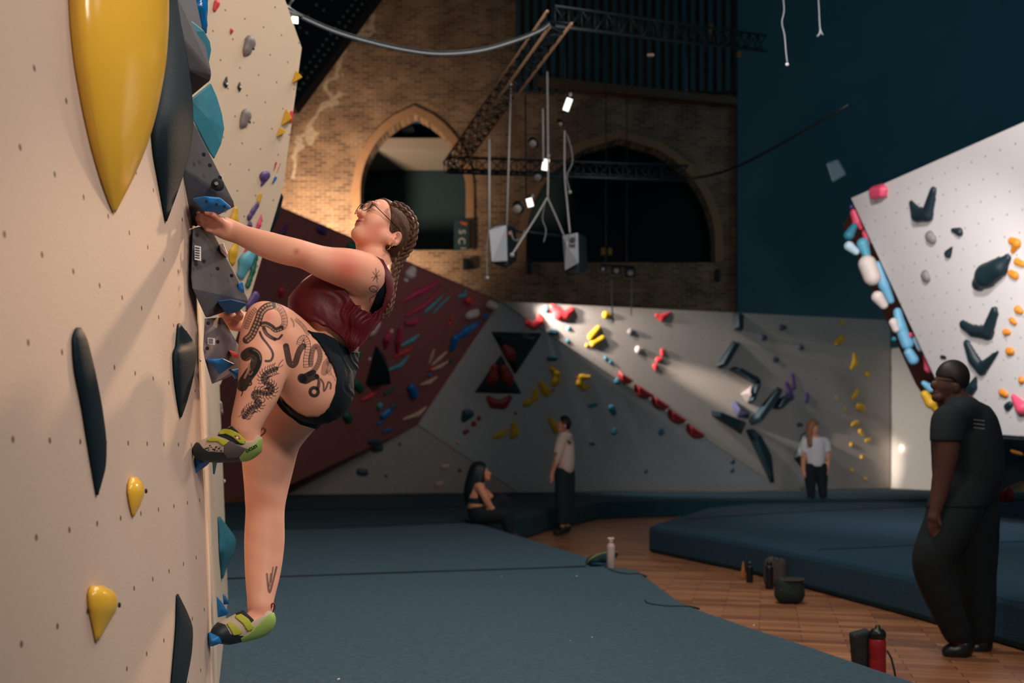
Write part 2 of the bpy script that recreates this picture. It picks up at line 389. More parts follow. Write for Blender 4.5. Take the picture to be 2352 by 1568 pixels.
mat_slab('crash_mat', [mp_(1345, 1301), mp_(1400, 1299)]+[p for p in near_edge if p[1] < 7.9]+[(2.6, 2.2), (2.7, 0.3), (-.66, .3), (-.975, 3.15), (-1.815, 6.21), (-2.1, 6.3), (-2.2, 7.15)], cnear, 'large blue-grey carpeted crash mat in the foreground below the climber')
mat_slab('crash_mat', [(-2.2, 7.17), (-3.4, 7.17), (-3.6, 11.4), mp_(1077, 1199)]+[p for p in near_edge[1:] if p[1] > 7.98]+[mp_(1345, 1299.5)], cnear, 'blue-grey carpeted crash mat beyond the seam, where the dark-haired woman sits')
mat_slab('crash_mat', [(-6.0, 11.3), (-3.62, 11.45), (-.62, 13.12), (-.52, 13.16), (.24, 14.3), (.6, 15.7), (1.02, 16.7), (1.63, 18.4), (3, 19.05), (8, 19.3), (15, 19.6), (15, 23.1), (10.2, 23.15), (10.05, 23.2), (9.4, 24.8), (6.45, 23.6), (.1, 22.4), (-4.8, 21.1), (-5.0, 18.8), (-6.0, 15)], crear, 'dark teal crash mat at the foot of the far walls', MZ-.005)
mat_slab('crash_mat', [(1.69, 12.3), (1.72, 12.15), (2.35, 10.25), (2.68, 8.73), (2.97, 7.34), (3.16, 6.1), (3.45, 4.2), (9, 4.2), (15, 9), (15, 18.6), (7.5, 18.6), (4.2, 17.6), (3.19, 16.3), (2.3, 14.0), (1.78, 12.6)], cright, 'thick blue crash mat under the bright right-hand wall, across the wooden aisle', MZ, 0.05)

# brick gable with three pointed openings (one mesh, openings cut out)
BY = 27.2
def WB(px, py): return W(px, py, BY)
def arch(xl, xr, apx, apy, spy, boty, n=10):
    pts = [(xl, boty)]; h = spy-apy
    wl = apx-xl; Rl = (wl*wl+h*h)/(2*wl); wr = xr-apx; Rr = (wr*wr+h*h)/(2*wr)
    for i in range(n+1):
        dy = h*i/n; pts.append((xl+Rl-math.sqrt(Rl*Rl-dy*dy), spy-dy))
    for i in range(n-1, -1, -1):
        dy = h*i/n; pts.append((xr-Rr+math.sqrt(Rr*Rr-dy*dy), spy-dy))
    pts.append((xr, boty)); return pts
ARCH = [arch(828, 1070, 952, 262, 440, 574), arch(1208, 1642, 1425, 318, 560, 602)]
outer = [(-300, 1200), (3300, 1200), (3300, -160), (-300, -160)]
bm = bmesh.new()
def loop(pts, y): 
    vs = [bm.verts.new((W(p[0], p[1], BY).x, y, W(p[0], p[1], BY).z)) for p in pts]
    return vs, [bm.edges.new((vs[i], vs[(i+1) % len(vs)])) for i in range(len(vs))]
for y in (BY,):
    es = loop(outer, y)[1]
    arcs = []
    for a in ARCH:
        vs, e = loop(a, y); es += e; arcs.append(vs)
    bmesh.ops.triangle_fill(bm, use_beauty=True, use_dissolve=False, edges=es)
    for vs in arcs:
        b2 = [bm.verts.new((v.co.x, v.co.y+.55, v.co.z)) for v in vs]
        for i in range(len(vs)): bm.faces.new((vs[i], vs[(i+1) % len(vs)], b2[(i+1) % len(vs)], b2[i]))
bmesh.ops.recalc_face_normals(bm, faces=bm.faces)
me = bpy.data.meshes.new('wall_back'); bm.to_mesh(me); bm.free()
uv = me.uv_layers.new(name='UVMap')
for lp in me.loops: c = me.vertices[lp.vertex_index].co; uv.data[lp.index].uv = (c.x+c.y*.3, c.z)
brick = bpy.data.materials.new('brown_brick'); brick.use_nodes = True; nt = brick.node_tree; N = nt.nodes; L = nt.links; b = N['Principled BSDF']
um = N.new('ShaderNodeUVMap'); br = N.new('ShaderNodeTexBrick'); L.new(um.outputs[0], br.inputs[0]); br.inputs['Scale'].default_value = 1
br.inputs['Brick Width'].default_value = 0.26; br.inputs['Row Height'].default_value = 0.085; br.inputs['Mortar Size'].default_value = 0.010; br.inputs['Bias'].default_value = -0.1
br.inputs['Color1'].default_value = (*lin((168, 132, 104)), 1); br.inputs['Color2'].default_value = (*lin((108, 82, 66)), 1); br.inputs['Mortar'].default_value = (*lin((190, 165, 138)), 1)
nz = N.new('ShaderNodeTexNoise'); nz.inputs['Scale'].default_value = 1.3; nz.inputs['Detail'].default_value = 7; L.new(um.outputs[0], nz.inputs[0])
rp = N.new('ShaderNodeValToRGB'); rp.color_ramp.elements[0].position = .35; rp.color_ramp.elements[0].color = (.62, .60, .60, 1); rp.color_ramp.elements[1].position = .68; rp.color_ramp.elements[1].color = (1.1, 1.1, 1.1, 1)
L.new(nz.outputs['Fac'], rp.inputs[0]); mx = N.new('ShaderNodeMix'); mx.data_type = 'RGBA'; mx.blend_type = 'MULTIPLY'; mx.inputs[0].default_value = 1
L.new(br.outputs[0], mx.inputs[6]); L.new(rp.outputs[0], mx.inputs[7])
# pale lime stain running down the gable in a wandering line
wv = N.new('ShaderNodeTexNoise'); wv.inputs['Scale'].default_value = 0.9; wv.inputs['Detail'].default_value = 3; L.new(um.outputs[0], wv.inputs[0])
sx = N.new('ShaderNodeSeparateXYZ'); L.new(um.outputs[0], sx.inputs[0])
def MM(op, a, c=None):
    q = N.new('ShaderNodeMath'); q.operation = op
    for i, v in enumerate((a, c)):
        if v is None: continue
        if isinstance(v, (int, float)): q.inputs[i].default_value = v
        else: L.new(v, q.inputs[i])
    return q.outputs[0]
# line x = x0 + slope*(z - z0) + wander
xx = MM('SUBTRACT', sx.outputs[0], MM('ADD', MM('MULTIPLY', MM('SUBTRACT', sx.outputs[1], 9.5), 0.45), BY*.3-5.7))
xx = MM('ADD', xx, MM('MULTIPLY', MM('SUBTRACT', wv.outputs['Fac'], 0.5), 2.6))
st = MM('MULTIPLY', MM('LESS_THAN', MM('ABSOLUTE', xx), 0.10), MM('MULTIPLY', MM('GREATER_THAN', sx.outputs[1], 8.7), MM('LESS_THAN', sx.outputs[1], 13.2)))
nz2 = N.new('ShaderNodeTexNoise'); nz2.inputs['Scale'].default_value = 9; L.new(um.outputs[0], nz2.inputs[0])
st = MM('MULTIPLY', st, MM('MINIMUM', MM('MULTIPLY', nz2.outputs['Fac'], 1.1), 0.8))
m3 = N.new('ShaderNodeMix'); m3.data_type = 'RGBA'; L.new(st, m3.inputs[0]); L.new(mx.outputs[2], m3.inputs[6]); m3.inputs[7].default_value = (*lin((225, 205, 180)), 1)
L.new(m3.outputs[2], b.inputs['Base Color']); b.inputs['Roughness'].default_value = 0.9
bp = N.new('ShaderNodeBump'); bp.inputs['Strength'].default_value = .5; bp.inputs['Distance'].default_value = .02; L.new(br.outputs['Fac'], bp.inputs['Height']); bp.invert = True; L.new(bp.outputs[0], b.inputs['Normal'])
me.materials.append(brick); gable = link(bpy.data.objects.new('wall_back', me)); tag(gable, None, None, kind='structure')
# recess walls behind the openings
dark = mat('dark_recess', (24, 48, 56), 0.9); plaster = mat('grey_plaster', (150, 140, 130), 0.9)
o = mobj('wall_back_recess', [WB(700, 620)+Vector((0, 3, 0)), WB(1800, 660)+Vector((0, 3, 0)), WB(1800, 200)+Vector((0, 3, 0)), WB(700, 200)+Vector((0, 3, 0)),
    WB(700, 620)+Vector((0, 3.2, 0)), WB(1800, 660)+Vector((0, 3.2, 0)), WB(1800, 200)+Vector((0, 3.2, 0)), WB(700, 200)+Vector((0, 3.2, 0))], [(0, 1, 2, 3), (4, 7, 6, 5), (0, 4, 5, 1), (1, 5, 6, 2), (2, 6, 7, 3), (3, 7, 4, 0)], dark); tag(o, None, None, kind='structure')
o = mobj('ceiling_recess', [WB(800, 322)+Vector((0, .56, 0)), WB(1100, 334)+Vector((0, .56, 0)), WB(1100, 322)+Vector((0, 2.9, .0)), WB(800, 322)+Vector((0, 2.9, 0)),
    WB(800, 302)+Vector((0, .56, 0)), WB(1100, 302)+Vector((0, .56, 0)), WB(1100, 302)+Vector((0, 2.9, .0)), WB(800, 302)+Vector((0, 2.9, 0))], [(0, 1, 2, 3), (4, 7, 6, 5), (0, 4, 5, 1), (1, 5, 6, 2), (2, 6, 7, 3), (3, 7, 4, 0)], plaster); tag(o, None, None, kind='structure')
o = prism([W(x, y, 26.9) for x, y in ((1694, 1100), (3300, 1100), (3300, -160), (1694, -160))], (0, .15, 0), 'wall_back_gloom', mat('teal_gloom_sheet', (70, 112, 124), .85, var=.12, scale=1.2)); tag(o, None, None, kind='structure')  # teal sheet added where the brick only fades into darkness
# brick trim around the openings
trimm = mat('arch_trim_brick', (176, 134, 100), 0.85, var=0.2, scale=4)
for n_, a in enumerate(ARCH):
    mb = MB(); v = []; f = []; cx = sum(p[0] for p in a)/len(a); k = 0.016 if n_ == 0 else 0.014
    inner = [WB(*p) for p in a]; out = []
    for i, p in enumerate(inner):
        t = (inner[min(i+1, len(inner)-1)]-inner[max(i-1, 0)]); nrm = Vector((-t.z, 0, t.x)).normalized(); out.append(p+nrm*0.22)
    m_ = len(inner)
    for y in (-.05, .03):
        v += [p+Vector((0, y, 0)) for p in inner]+[p+Vector((0, y, 0)) for p in out]
    for i in range(m_-1):
        f += [(i, i+1, m_+i+1, m_+i), (i+2*m_, m_+i+2*m_, m_+i+1+2*m_, i+1+2*m_), (i, i+2*m_, i+1+2*m_, i+1), (m_+i, m_+i+1, m_+i+1+2*m_, m_+i+2*m_)]
    mb.add(v, f); o = mb.build('trim_%d' % (n_+1), trimm); tag(o, None, None, kind='structure')
# stone ledge high on the gable and fluted dark panelling above it
o = prism([WB(1235, 184)+Vector((0, -.3, 0)), WB(1690, 232)+Vector((0, -.3, 0)), WB(1690, 248)+Vector((0, -.3, 0)), WB(1235, 205)+Vector((0, -.3, 0))], (0, .29, 0), 'trim_3', mat('ledge', (120, 92, 70), .8)); tag(o, None, None, kind='structure')
mb = MB(); pan = mat('fluted_panel', (58, 92, 102), .7)
for i in range(26):
    x = 1190+i*20; mb.box(W(x, 60, BY-.12), (.12, .2, 3.6))
o = mb.build('wall_back_panelling', pan); tag(o, None, None, kind='structure')
o = mobj('ceiling', [(-16, -2, 15.2), (22, -2, 15.2), (22, 28, 15.2), (-16, 28, 15.2), (-16, -2, 15.4), (22, -2, 15.4), (22, 28, 15.4), (-16, 28, 15.4)], [(0, 3, 2, 1), (4, 5, 6, 7), (0, 1, 5, 4), (1, 2, 6, 5), (2, 3, 7, 6), (3, 0, 4, 7)], mat('roof_boards', (40, 60, 66), .8)); tag(o, None, None, kind='structure')
# ------------------------------------------------------------------ climbing holds
HC_ = {'red': (226, 62, 66), 'darkred': (150, 44, 44), 'magenta': (196, 52, 92), 'pink': (236, 84, 116), 'yellow': (226, 176, 44), 'orange': (226, 140, 40), 'blue': (24, 118, 190),
       'cyan': (92, 168, 190), 'teal': (48, 128, 148), 'pale': (190, 216, 230), 'white': (226, 212, 204), 'grey': (134, 126, 126), 'green': (30, 104, 88), 'black': (24, 44, 52),
       'purple': (92, 66, 128), 'dusk': (74, 76, 104), 'darkteal': (44, 82, 96), 'cream': (226, 186, 160), 'lblue': (120, 186, 220)}
def hm(c, gloss=0.5): return mat('hold_%s' % c, HC_[c], gloss, var=0.06, scale=14, bump=0.12, bscale=140)
def scale_at(pl, x, y): return pl.hit(x, y).y/F
def hold(pl, pts, c, label, fl=0.65, group=None, name='climbing_hold', depth=None, gloss=0.45, bolt=None, k=1.0):
    """moulded hold: tapered capsules through (x, y, r) marks, resting on the wall plane"""
    if pl is None:
        P = [(W(x, y, depth), r*depth/F) for x, y, r in pts]; n = Vector((0, -1, 0))
    else:
        P = [(pl.at(x, y, 0.0), r*scale_at(pl, x, y)) for x, y, r in pts]; n = pl.n
    pr = []
    kk = 0.6*min(r for _, r in P)*k
    if len(P) == 1: pr.append(RC(P[0][0], P[0][0]+(pl.v*.3*P[0][1] if pl else Vector((0, 0, .001))), P[0][1], P[0][1]*.8, n, fl, kk))
    for (a, ra), (b_, rb) in zip(P, P[1:]): pr.append(RC(a, b_, ra, rb, n, fl, kk))
    lo, hi = bounds(pr, 0.0); vox = max(float(np.max(hi-lo))/30, 0.003)
    if pl is not None:
        o_ = pl.o; nn = pl.n
        cut = lambda X, Y, Z: -((X-o_.x)*nn.x+(Y-o_.y)*nn.y+(Z-o_.z)*nn.z)+.004
    else: cut = None
    o = blobmesh(name, pr, vox, hm(c, gloss), cut=cut)
    tag(o, label, 'climbing hold', group)
    if bolt: 
        pass
    return o
def wedge(pl, base, top, h, c, label, name='climbing_volume', cat='climbing volume', group=None, bev=0.008, m=None):
    """faceted hold or plywood volume: footprint on the wall and raised points (x, y) at height h"""
    P = [pl.at(x, y, .004) for x, y in base]+[pl.at(x, y, h if len(t) == 0 else t[0]) for x, y, *t in top]
    o = hull(P, name, m or hm(c), None, bev); return tag(o, label, cat, group)
def leaf(pl, rows, bulge, c, label, sq=0.8, name='climbing_hold', nseg=14, m=None, parent=None):
    """long moulded hold lofted through rows (y, left x, right x) lying on the wall"""
    v = []; f = []; ys = sorted(rows); R2 = []
    for i in range(len(ys)-1):
        for t in (0, .34, .67): R2.append(tuple(ys[i][k]+(ys[i+1][k]-ys[i][k])*t for k in range(3)))
    R2.append(ys[-1])
    R2 = [R2[0]]+[tuple((R2[i-1][k]+2*R2[i][k]+R2[i+1][k])/4 for k in range(3)) for i in range(1, len(R2)-1)]+[R2[-1]]
    for (y, l, r) in R2:
        a = pl.at(l, y, .003); b_ = pl.at(l+(r-l)*sq, y, .003); mid = (a+b_)/2
        hh = max(.002, (r-l)*math.sqrt(1-sq)*mid.y/F/max(.3, abs(pl.n.x)))
        for k in range(nseg+1):
            g = PI*k/nseg; v.append(mid+(a-mid)*math.cos(g)+pl.n*(min(bulge*2, hh)*math.sin(g)**.85))
    n = nseg+1
    for i in range(len(R2)-1):
        for k in range(nseg): f.append((i*n+k, (i+1)*n+k, (i+1)*n+k+1, i*n+k+1))
        f.append((i*n, i*n+nseg, (i+1)*n+nseg, (i+1)*n))
    f.append(tuple(range(n))); f.append(tuple((len(R2)-1)*n+k for k in range(n-1, -1, -1)))
    o = mobj(name, v, f, m or hm(c), parent, True)
    bm = bmesh.new(); bm.from_mesh(o.data); bmesh.ops.recalc_face_normals(bm, faces=bm.faces); bm.to_mesh(o.data); bm.free()
    return tag(o, label, 'climbing hold') if label else o

# ---- near wall
yel = mat('glossy_yellow_fibreglass', (240, 188, 62), 0.2, var=0.10, scale=2.5, bump=0.35, bscale=4)
blk = mat('black_fibreglass', (16, 34, 42), 0.6, var=0.1, scale=6, bump=0.1, bscale=120, spec=.15)
leaf(A, [(-140, 150, 378), (-20, 154, 380), (60, 158, 380), (150, 168, 374), (250, 186, 356), (330, 204, 334), (410, 227, 302), (460, 245, 277), (488, 257, 263)], .12, 'yellow', 'huge glossy yellow pointed macro hold at the top left of the near wall', .74, m=yel)
leaf(A, [(-60, 372, 398), (0, 376, 404), (100, 372, 424), (200, 358, 436), (280, 343, 441), (350, 348, 433), (430, 363, 409), (508, 377, 381)], .10, 'black', 'long black leaf-shaped macro hold hanging just right of the yellow one', .8, m=blk)
leaf(A, [(752, 170, 182), (775, 161, 196), (850, 166, 214), (930, 183, 230), (1010, 196, 241), (1070, 206, 240), (1110, 213, 230), (1137, 218, 222)], .05, 'black', 'long thin black curved hold alone on the left of the near wall', .85, m=blk)
leaf(A, [(742, 406, 410), (770, 403, 433), (795, 401, 447), (808, 394, 449), (860, 396, 443), (920, 404, 428), (958, 411, 415)], .07, 'black', 'black spear-head hold with a notch, left of the climber\'s raised knee', .85, m=blk)
leaf(A, [(1364, 403, 407), (1400, 402, 425), (1440, 401, 441), (1500, 396, 438), (1568, 390, 425), (1640, 386, 412)], .07, 'black', 'black pointed hold cut by the bottom edge of the near wall', .85, m=blk)
y1 = leaf(A, [(1095, 296, 311), (1110, 290, 325), (1130, 289, 329), (1160, 294, 320), (1186, 301, 305)], .04, 'yellow', 'small yellow teardrop hold in the middle of the near wall', .7, m=yel)
y2 = leaf(A, [(1345, 203, 232), (1362, 197, 262), (1395, 199, 267), (1430, 207, 247), (1472, 216, 223)], .06, 'yellow', 'larger yellow teardrop hold low on the near wall', .7, m=yel)
def disc(pl, x, y, h, r, name, m, parent, n=14, th=.004):
    p = pl.at(x, y, h); return MB().lathe(p, [(r*.9, 0), (r, th*.5), (r*.8, th)], n, pl.n).build(name, m, parent, True)
bolt = mat('steel_bolt', (170, 170, 170), .3, .9); hole = mat('bolt_hole', (14, 22, 26), .8)
for o, x, y in ((y1, 326, 1128), (y2, 263, 1390)): disc(A, x-4, y, .012, .006, 'bolt_hole', hole, o)
disc(A, 404, 829, .066, .004, 'bolt', bolt, bpy.data.objects['climbing_hold.003'])

vol = mat('black_volume_plywood', (74, 74, 78), 0.7, var=0.3, scale=14, bump=0.03, bscale=160)
chalk = mat('chalked_volume_plywood', (112, 106, 110), 0.75, var=0.6, scale=16, bump=0.03, bscale=160)
paper = mat('label_paper', (220, 216, 212), 0.7); ink = mat('label_ink', (60, 60, 64), .7)
def volume(pts, label, m=vol, bev=.010):
    o = hull([W(*p) for p in pts], 'climbing_volume', m, None, bev, 3); return tag(o, label, 'climbing volume')
v1 = volume([(384, -60, 2.95), (402, 20, 2.98), (425, 95, 2.98), (487, 170, 3.10), (485, 186, 3.12), (434, 228, 3.16), (420, 110, 3.3), (440, -60, 3.2), (392, -60, 3.3), (405, 150, 2.98)], 'black volume with a rounded beak under the small teal hold, top of the dark chain')
v2 = volume([(441, 272, 3.04), (442, 330, 3.3), (537, 462, 3.16), (539, 474, 3.17), (422, 388, 3.02), (412, 432, 3.06), (443, 524, 3.15), (462, 508, 3.2), (520, 480, 3.3)], 'black triangular volume above the blue jug held by the climber\'s upper hand')
v3 = volume([(442, 522, 3.06), (486, 520, 3.16), (530, 625, 3.28), (573, 688, 3.34), (570, 698, 3.34), (438, 640, 3.02), (440, 662, 3.02), (472, 731, 3.12), (492, 723, 3.3), (455, 520, 3.3)], 'grey chalk-marked volume with a paper label between the climber\'s two hands')
v4 = volume([(470, 731, 3.12), (510, 728, 3.3), (553, 800, 3.40), (553, 842, 3.40), (466, 802, 3.08), (470, 825, 3.10), (487, 882, 3.16), (535, 862, 3.36)], 'lowest chalky grey volume, hidden partly behind the climber\'s raised shin', chalk)
def sticker(x0, y0, x1, y1, d, parent, tilt=0):
    w_ = W(x1, y0, d)-W(x0, y0, d); h_ = W(x0, y1, d)-W(x0, y0, d); o_ = W(x0, y0, d)
    mb = MB(); mb.add([o_, o_+w_+Vector((0, tilt, 0)), o_+w_+h_+Vector((0, tilt, 0)), o_+h_], [(3, 2, 1, 0)])
    o = mb.build('label', paper, parent)
    m2 = MB(); e = Vector((0, -.0008, 0))
    for k in range(5):
        t0 = .12+k*.17; a = o_+h_*t0+w_*.15+e; m2.add([a, a+w_*.7+Vector((0, tilt*.7, 0)), a+w_*.7+h_*.07+Vector((0, tilt*.7, 0)), a+h_*.07], [(3, 2, 1, 0)])
    m2.build('printed_lines', ink, parent)
def vhole(pts, parent, r=.006):
    for x, y, d in pts: MB().lathe(W(x, y, d), [(r, 0), (r, .003)], 10, (0.25, -1, 0)).build('bolt_hole', hole, parent)

def blobs(prims_px, c, label, name='climbing_hold', gloss=.35, vox=None, cutf=None, sub=()):
    """hold standing free of the wall plane: capsules through (x, y, depth, r px)"""
    pr = []
    for ch in prims_px:
        P = [(W(x, y, d), r*d/F) for x, y, d, r in ch]
        if len(P) == 1: P = P*2
        for (a, ra), (b_, rb) in zip(P, P[1:]): pr.append(RC(a, b_+Vector((0, 0, 1e-4)), ra, rb, k=min(ra, rb)*.7))
    lo, hi = bounds(pr, 0); o = blobmesh(name, pr, vox or max(.0025, float((hi-lo).max())/34), hm(c, gloss), cut=cutf); return tag(o, label, 'climbing hold')
blob = blobs
blobs([[(455, -40, 3.3, 26), (452, 20, 3.3, 22), (462, 55, 3.32, 14), (470, 72, 3.33, 6)]], 'blue', 'glossy blue hold cut by the top edge, behind the beaked volume', gloss=.15)
tealm = mat('hold_chalky_teal', (48, 124, 144), .5, var=.35, scale=16, bump=.1)
def dish(pts, thick, m, label, bev=.006, parent=None, name='climbing_hold'):
    P = [W(x, y, d) for x, y, d in pts]+[W(x, y, d+thick) for x, y, d in pts]
    c_ = sum((W(x, y, d) for x, y, d in pts), Vector())/len(pts)
    P.append(c_+Vector((0, -thick*.35, 0)))
    o = hull(P, name, m, parent, bev, 3, False)
    if parent is None: tag(o, label, 'climbing hold')
    return o
dish([(403, 36, 2.99), (410, 31, 3.0), (440, 48, 3.05), (468, 70, 3.1), (482, 95, 3.14), (485, 115, 3.15), (478, 152, 3.15), (473, 152, 3.14), (450, 120, 3.1), (418, 75, 3.0)], .05, tealm, 'teal leaf-shaped hold screwed onto the beaked black volume')
dish([(436, 228, 3.2), (484, 190, 3.3), (498, 222, 3.33), (510, 262, 3.35), (515, 295, 3.36), (508, 330, 3.35), (491, 366, 3.33), (470, 335, 3.3), (441, 270, 3.22)], .10, tealm, 'big teal dish hold smeared with chalk, above the black triangular volume', .012)
bluem = mat('hold_blue_chalked', (30, 120, 190), .4, var=.22, scale=22, bump=.12)
jug1 = dish([(441, 455, 3.00), (470, 450, 2.99), (505, 453, 3.01), (533, 477, 3.05), (513, 489, 3.06), (490, 488, 3.05), (468, 485, 3.03)], .07, bluem, 'blue jug under the triangular volume, gripped by the climber\'s upper hand', .008)
jug2 = dish([(497, 691, 3.10), (530, 687, 3.10), (569, 697, 3.20), (545, 717, 3.22), (520, 721, 3.20)], .08, bluem, 'blue jug under the grey volume, gripped by the climber\'s lower hand', .008)
dish([(546, 650, 3.27), (558, 646, 3.29), (562, 668, 3.31), (556, 679, 3.31), (547, 668, 3.28)], .03, bluem, 'small blue foothold on the right edge of the grey volume', .004)
dish([(471, 825, 3.04), (510, 822, 3.06), (540, 836, 3.12), (503, 860, 3.10)], .07, bluem, 'large blue faceted hold under the lowest volume', .005)
dish([(524, 848, 3.16), (553, 845, 3.2), (553, 866, 3.2), (540, 871, 3.2)], .05, bluem, 'smaller blue faceted hold under the lowest volume, beside the climber\'s shin', .005)
dish([(503, 560, 3.16), (513, 556, 3.18), (524, 585, 3.22), (520, 592, 3.22), (507, 578, 3.18)], .03, hm('white'), 'small white chalked hold on the upper edge of the grey volume', .004)
redc = mat('hold_coral_chalked', (232, 96, 98), .6, var=.2, scale=20)
dish([(524, 803, 3.26), (553, 812, 3.33), (553, 824, 3.33), (534, 820, 3.28)], .03, redc, 'coral red hold on the lowest chalky volume', .004)
sticker(447, 563, 457, 596, 3.035, v3, .02); sticker(477, 775, 489, 790, 3.10, v4, .02); sticker(384, 8, 394, 44, 2.93, v1, .01)
vhole([(482, 380, 3.03), (468, 355, 3.03), (505, 408, 3.08)], v2); vhole([(453, 540, 3.035), (468, 600, 3.05), (500, 617, 3.12), (450, 607, 3.02), (532, 633, 3.2)], v3); vhole([(478, 742, 3.1), (500, 785, 3.15), (476, 800, 3.09)], v4)
MB().lathe(W(500, 425, 3.06), [(.02, 0), (.019, .008), (.008, .010)], 16, (0.3, -1, .2)).build('bolt_plate', hole, v2, True)
MB().lathe(W(497, 423, 3.045), [(.006, 0), (.006, .006)], 8, (0.3, -1, .2)).build('bolt', bolt, v2)
vhole([(474, 463, 2.985), (497, 470, 3.0), (515, 474, 3.02)], jug1, .005)
# blue footholds under the shoes and the small ones further on
def foot(pts, label, thick=.05, m=bluem): return dish(pts, thick, m, label, .004)
foot([(446, 1047, 3.04), (470, 1050, 3.05), (492, 1050, 3.07), (476, 1068, 3.07), (452, 1086, 3.05), (446, 1086, 3.05)], 'blue wedge foothold under the shoe of the climber\'s raised foot', .07)
foot([(479, 1450, 3.12), (505, 1462, 3.12), (510, 1476, 3.13), (485, 1485, 3.13), (479, 1478, 3.12)], 'blue wedge foothold under the shoe of the climber\'s standing foot', .08)
foot([(487, 1058, 3.30), (499, 1060, 3.32), (493, 1090, 3.31), (489, 1088, 3.30)], 'small teal sliver hold beyond the crease, below the raised foot', .03, hm('teal'))
foot([(497, 1368, 3.40), (508, 1380, 3.42), (524, 1405, 3.45), (522, 1412, 3.45), (500, 1418, 3.42)], 'blue faceted foothold just above the standing foot', .05)
foot([(511, 1361, 3.55), (517, 1366, 3.56), (528, 1386, 3.58), (513, 1389, 3.56)], 'small blue foothold partly behind the one above the standing foot', .04)
leaf(B, [(1186, 499, 504), (1215, 500, 524), (1240, 501, 540), (1270, 502, 536), (1300, 505, 520), (1328, 507, 511)], .09, 'teal', 'large teal triangular hold low on the far panel beside the standing leg', .55, m=tealm)
for (pts, lab) in (([(503, 925, 7), (507, 948, 6)], 'pale cream hold seen edge-on beside the raised calf'), ([(513, 1104, 5)], 'tiny pale hold seen edge-on on the far panel')):
    hold(B, pts, 'white', lab, fl=1.0)
# holds on the upper overhanging face
CH = [([(497, 8, 9), (492, 22, 6)], 'red', 'red hold at the top of the upper wall face', {}),
 ([(531, 70, 6), (529, 79, 3)], 'red', 'small red hold left of the upper grey hold', {}),
 ([(573, 97, 16), (566, 115, 12), (560, 127, 5)], 'grey', 'upper of two heart-shaped grey holds', {'bolt': (575, 113)}),
 ([(564, 265, 15), (558, 282, 11), (551, 294, 4)], 'grey', 'lower of two heart-shaped grey holds', {'bolt': (567, 281)}),
 ([(519, 178, 4), (517, 193, 7), (518, 198, 5)], 'black', 'left of two little black holds with a bright bolt', {'b2': (518, 193)}),
 ([(549, 190, 4), (549, 200, 6), (549, 209, 4)], 'black', 'right of two little black holds with a bright bolt', {'b2': (549, 200)}),
 ([(604, 405, 12), (612, 402, 9), (600, 424, 5)], 'purple', 'purple wedge hold near the edge of the upper face', {}),
 ([(632, 408, 5), (626, 419, 4)], 'blue', 'small blue hold beside the purple wedge', {}),
 ([(633, 373, 4), (628, 392, 3)], 'red', 'left of two thin red slivers above the purple wedge', {}),
 ([(643, 375, 3), (636, 396, 3)], 'red', 'right of two thin red slivers above the purple wedge', {}),
 ([(597, 447, 6), (593, 462, 6)], 'yellow', 'small yellow hold above the purple chain', {}),
 ([(590, 470, 7), (580, 485, 7), (572, 498, 7), (570, 503, 5)], 'purple', 'knobbly chain of purple grips on the upper face', {}),
 ([(573, 516, 8)], 'purple', 'round purple hold just above the climber\'s forearm', {}),
 ([(600, 493, 4), (594, 515, 7), (588, 528, 5)], 'pink', 'coral pink sliver behind the climber\'s forearm', {}),
 ([(540, 482, 8), (536, 505, 12), (530, 512, 10)], 'yellow', 'yellow hold beside the climber\'s upper wrist', {}),
 ([(542, 560, 8), (534, 580, 12), (532, 600, 10)], 'yellow', 'yellow curved hold below the climber\'s forearm', {}),
 ([(580, 578, 12), (562, 600, 18), (552, 630, 13)], 'cyan', 'big pale blue hold below the climber\'s forearm', {}),
 ([(566, 570, 5), (559, 583, 4)], 'red', 'small coral hold tucked above the big pale blue one', {}),
 ([(588, 585, 8), (580, 620, 8), (568, 655, 9)], 'green', 'long green hold along the lower edge of the upper face', {}),
 ([(585, 680, 12), (572, 700, 12)], 'purple', 'purple hold behind the raised knee', {})]
for pts, c, lab, ex in CH:
    o = hold(C, pts, c, lab, fl=.7)
    if 'bolt' in ex: disc(C, ex['bolt'][0], ex['bolt'][1], pts[0][2]*.0017, .008, 'bolt_hole', hole, o)
    if 'b2' in ex: disc(C, ex['b2'][0], ex['b2'][1], .014, .007, 'bolt', mat('white_bolt', (235, 235, 235), .4), o)
for base, top, lab in (([(678, 160), (690, 180), (669, 192)], [(680, 178)], 'yellow triangle hold highest on the edge of the upper face'),
    ([(656, 247), (667, 272), (663, 283), (644, 289)], [(656, 272)], 'middle and largest yellow triangle hold on the edge of the upper face'),
    ([(641, 292), (653, 300), (651, 306), (633, 315)], [(643, 303)], 'smallest yellow triangle hold, below the other two')):
    wedge(C, base, top, .06, 'yellow', lab, 'climbing_hold', 'climbing hold', bev=.004)
hold(C, [(669, 258, 5), (666, 278, 5)], 'red', 'red hold sticking out beside the largest yellow triangle', fl=1)
volume([(640, 425, 6.28), (652, 452, 6.3), (640, 500, 6.3), (620, 545, 6.3), (600, 560, 6.28), (632, 470, 6.5), (615, 480, 6.26)], 'dark volume seen edge-on behind the upper face', blk)
blobs([[(632, 490, 6.5, 9), (622, 515, 6.5, 8), (614, 528, 6.5, 5)]], 'green', 'green hold sticking out behind the edge of the upper face')
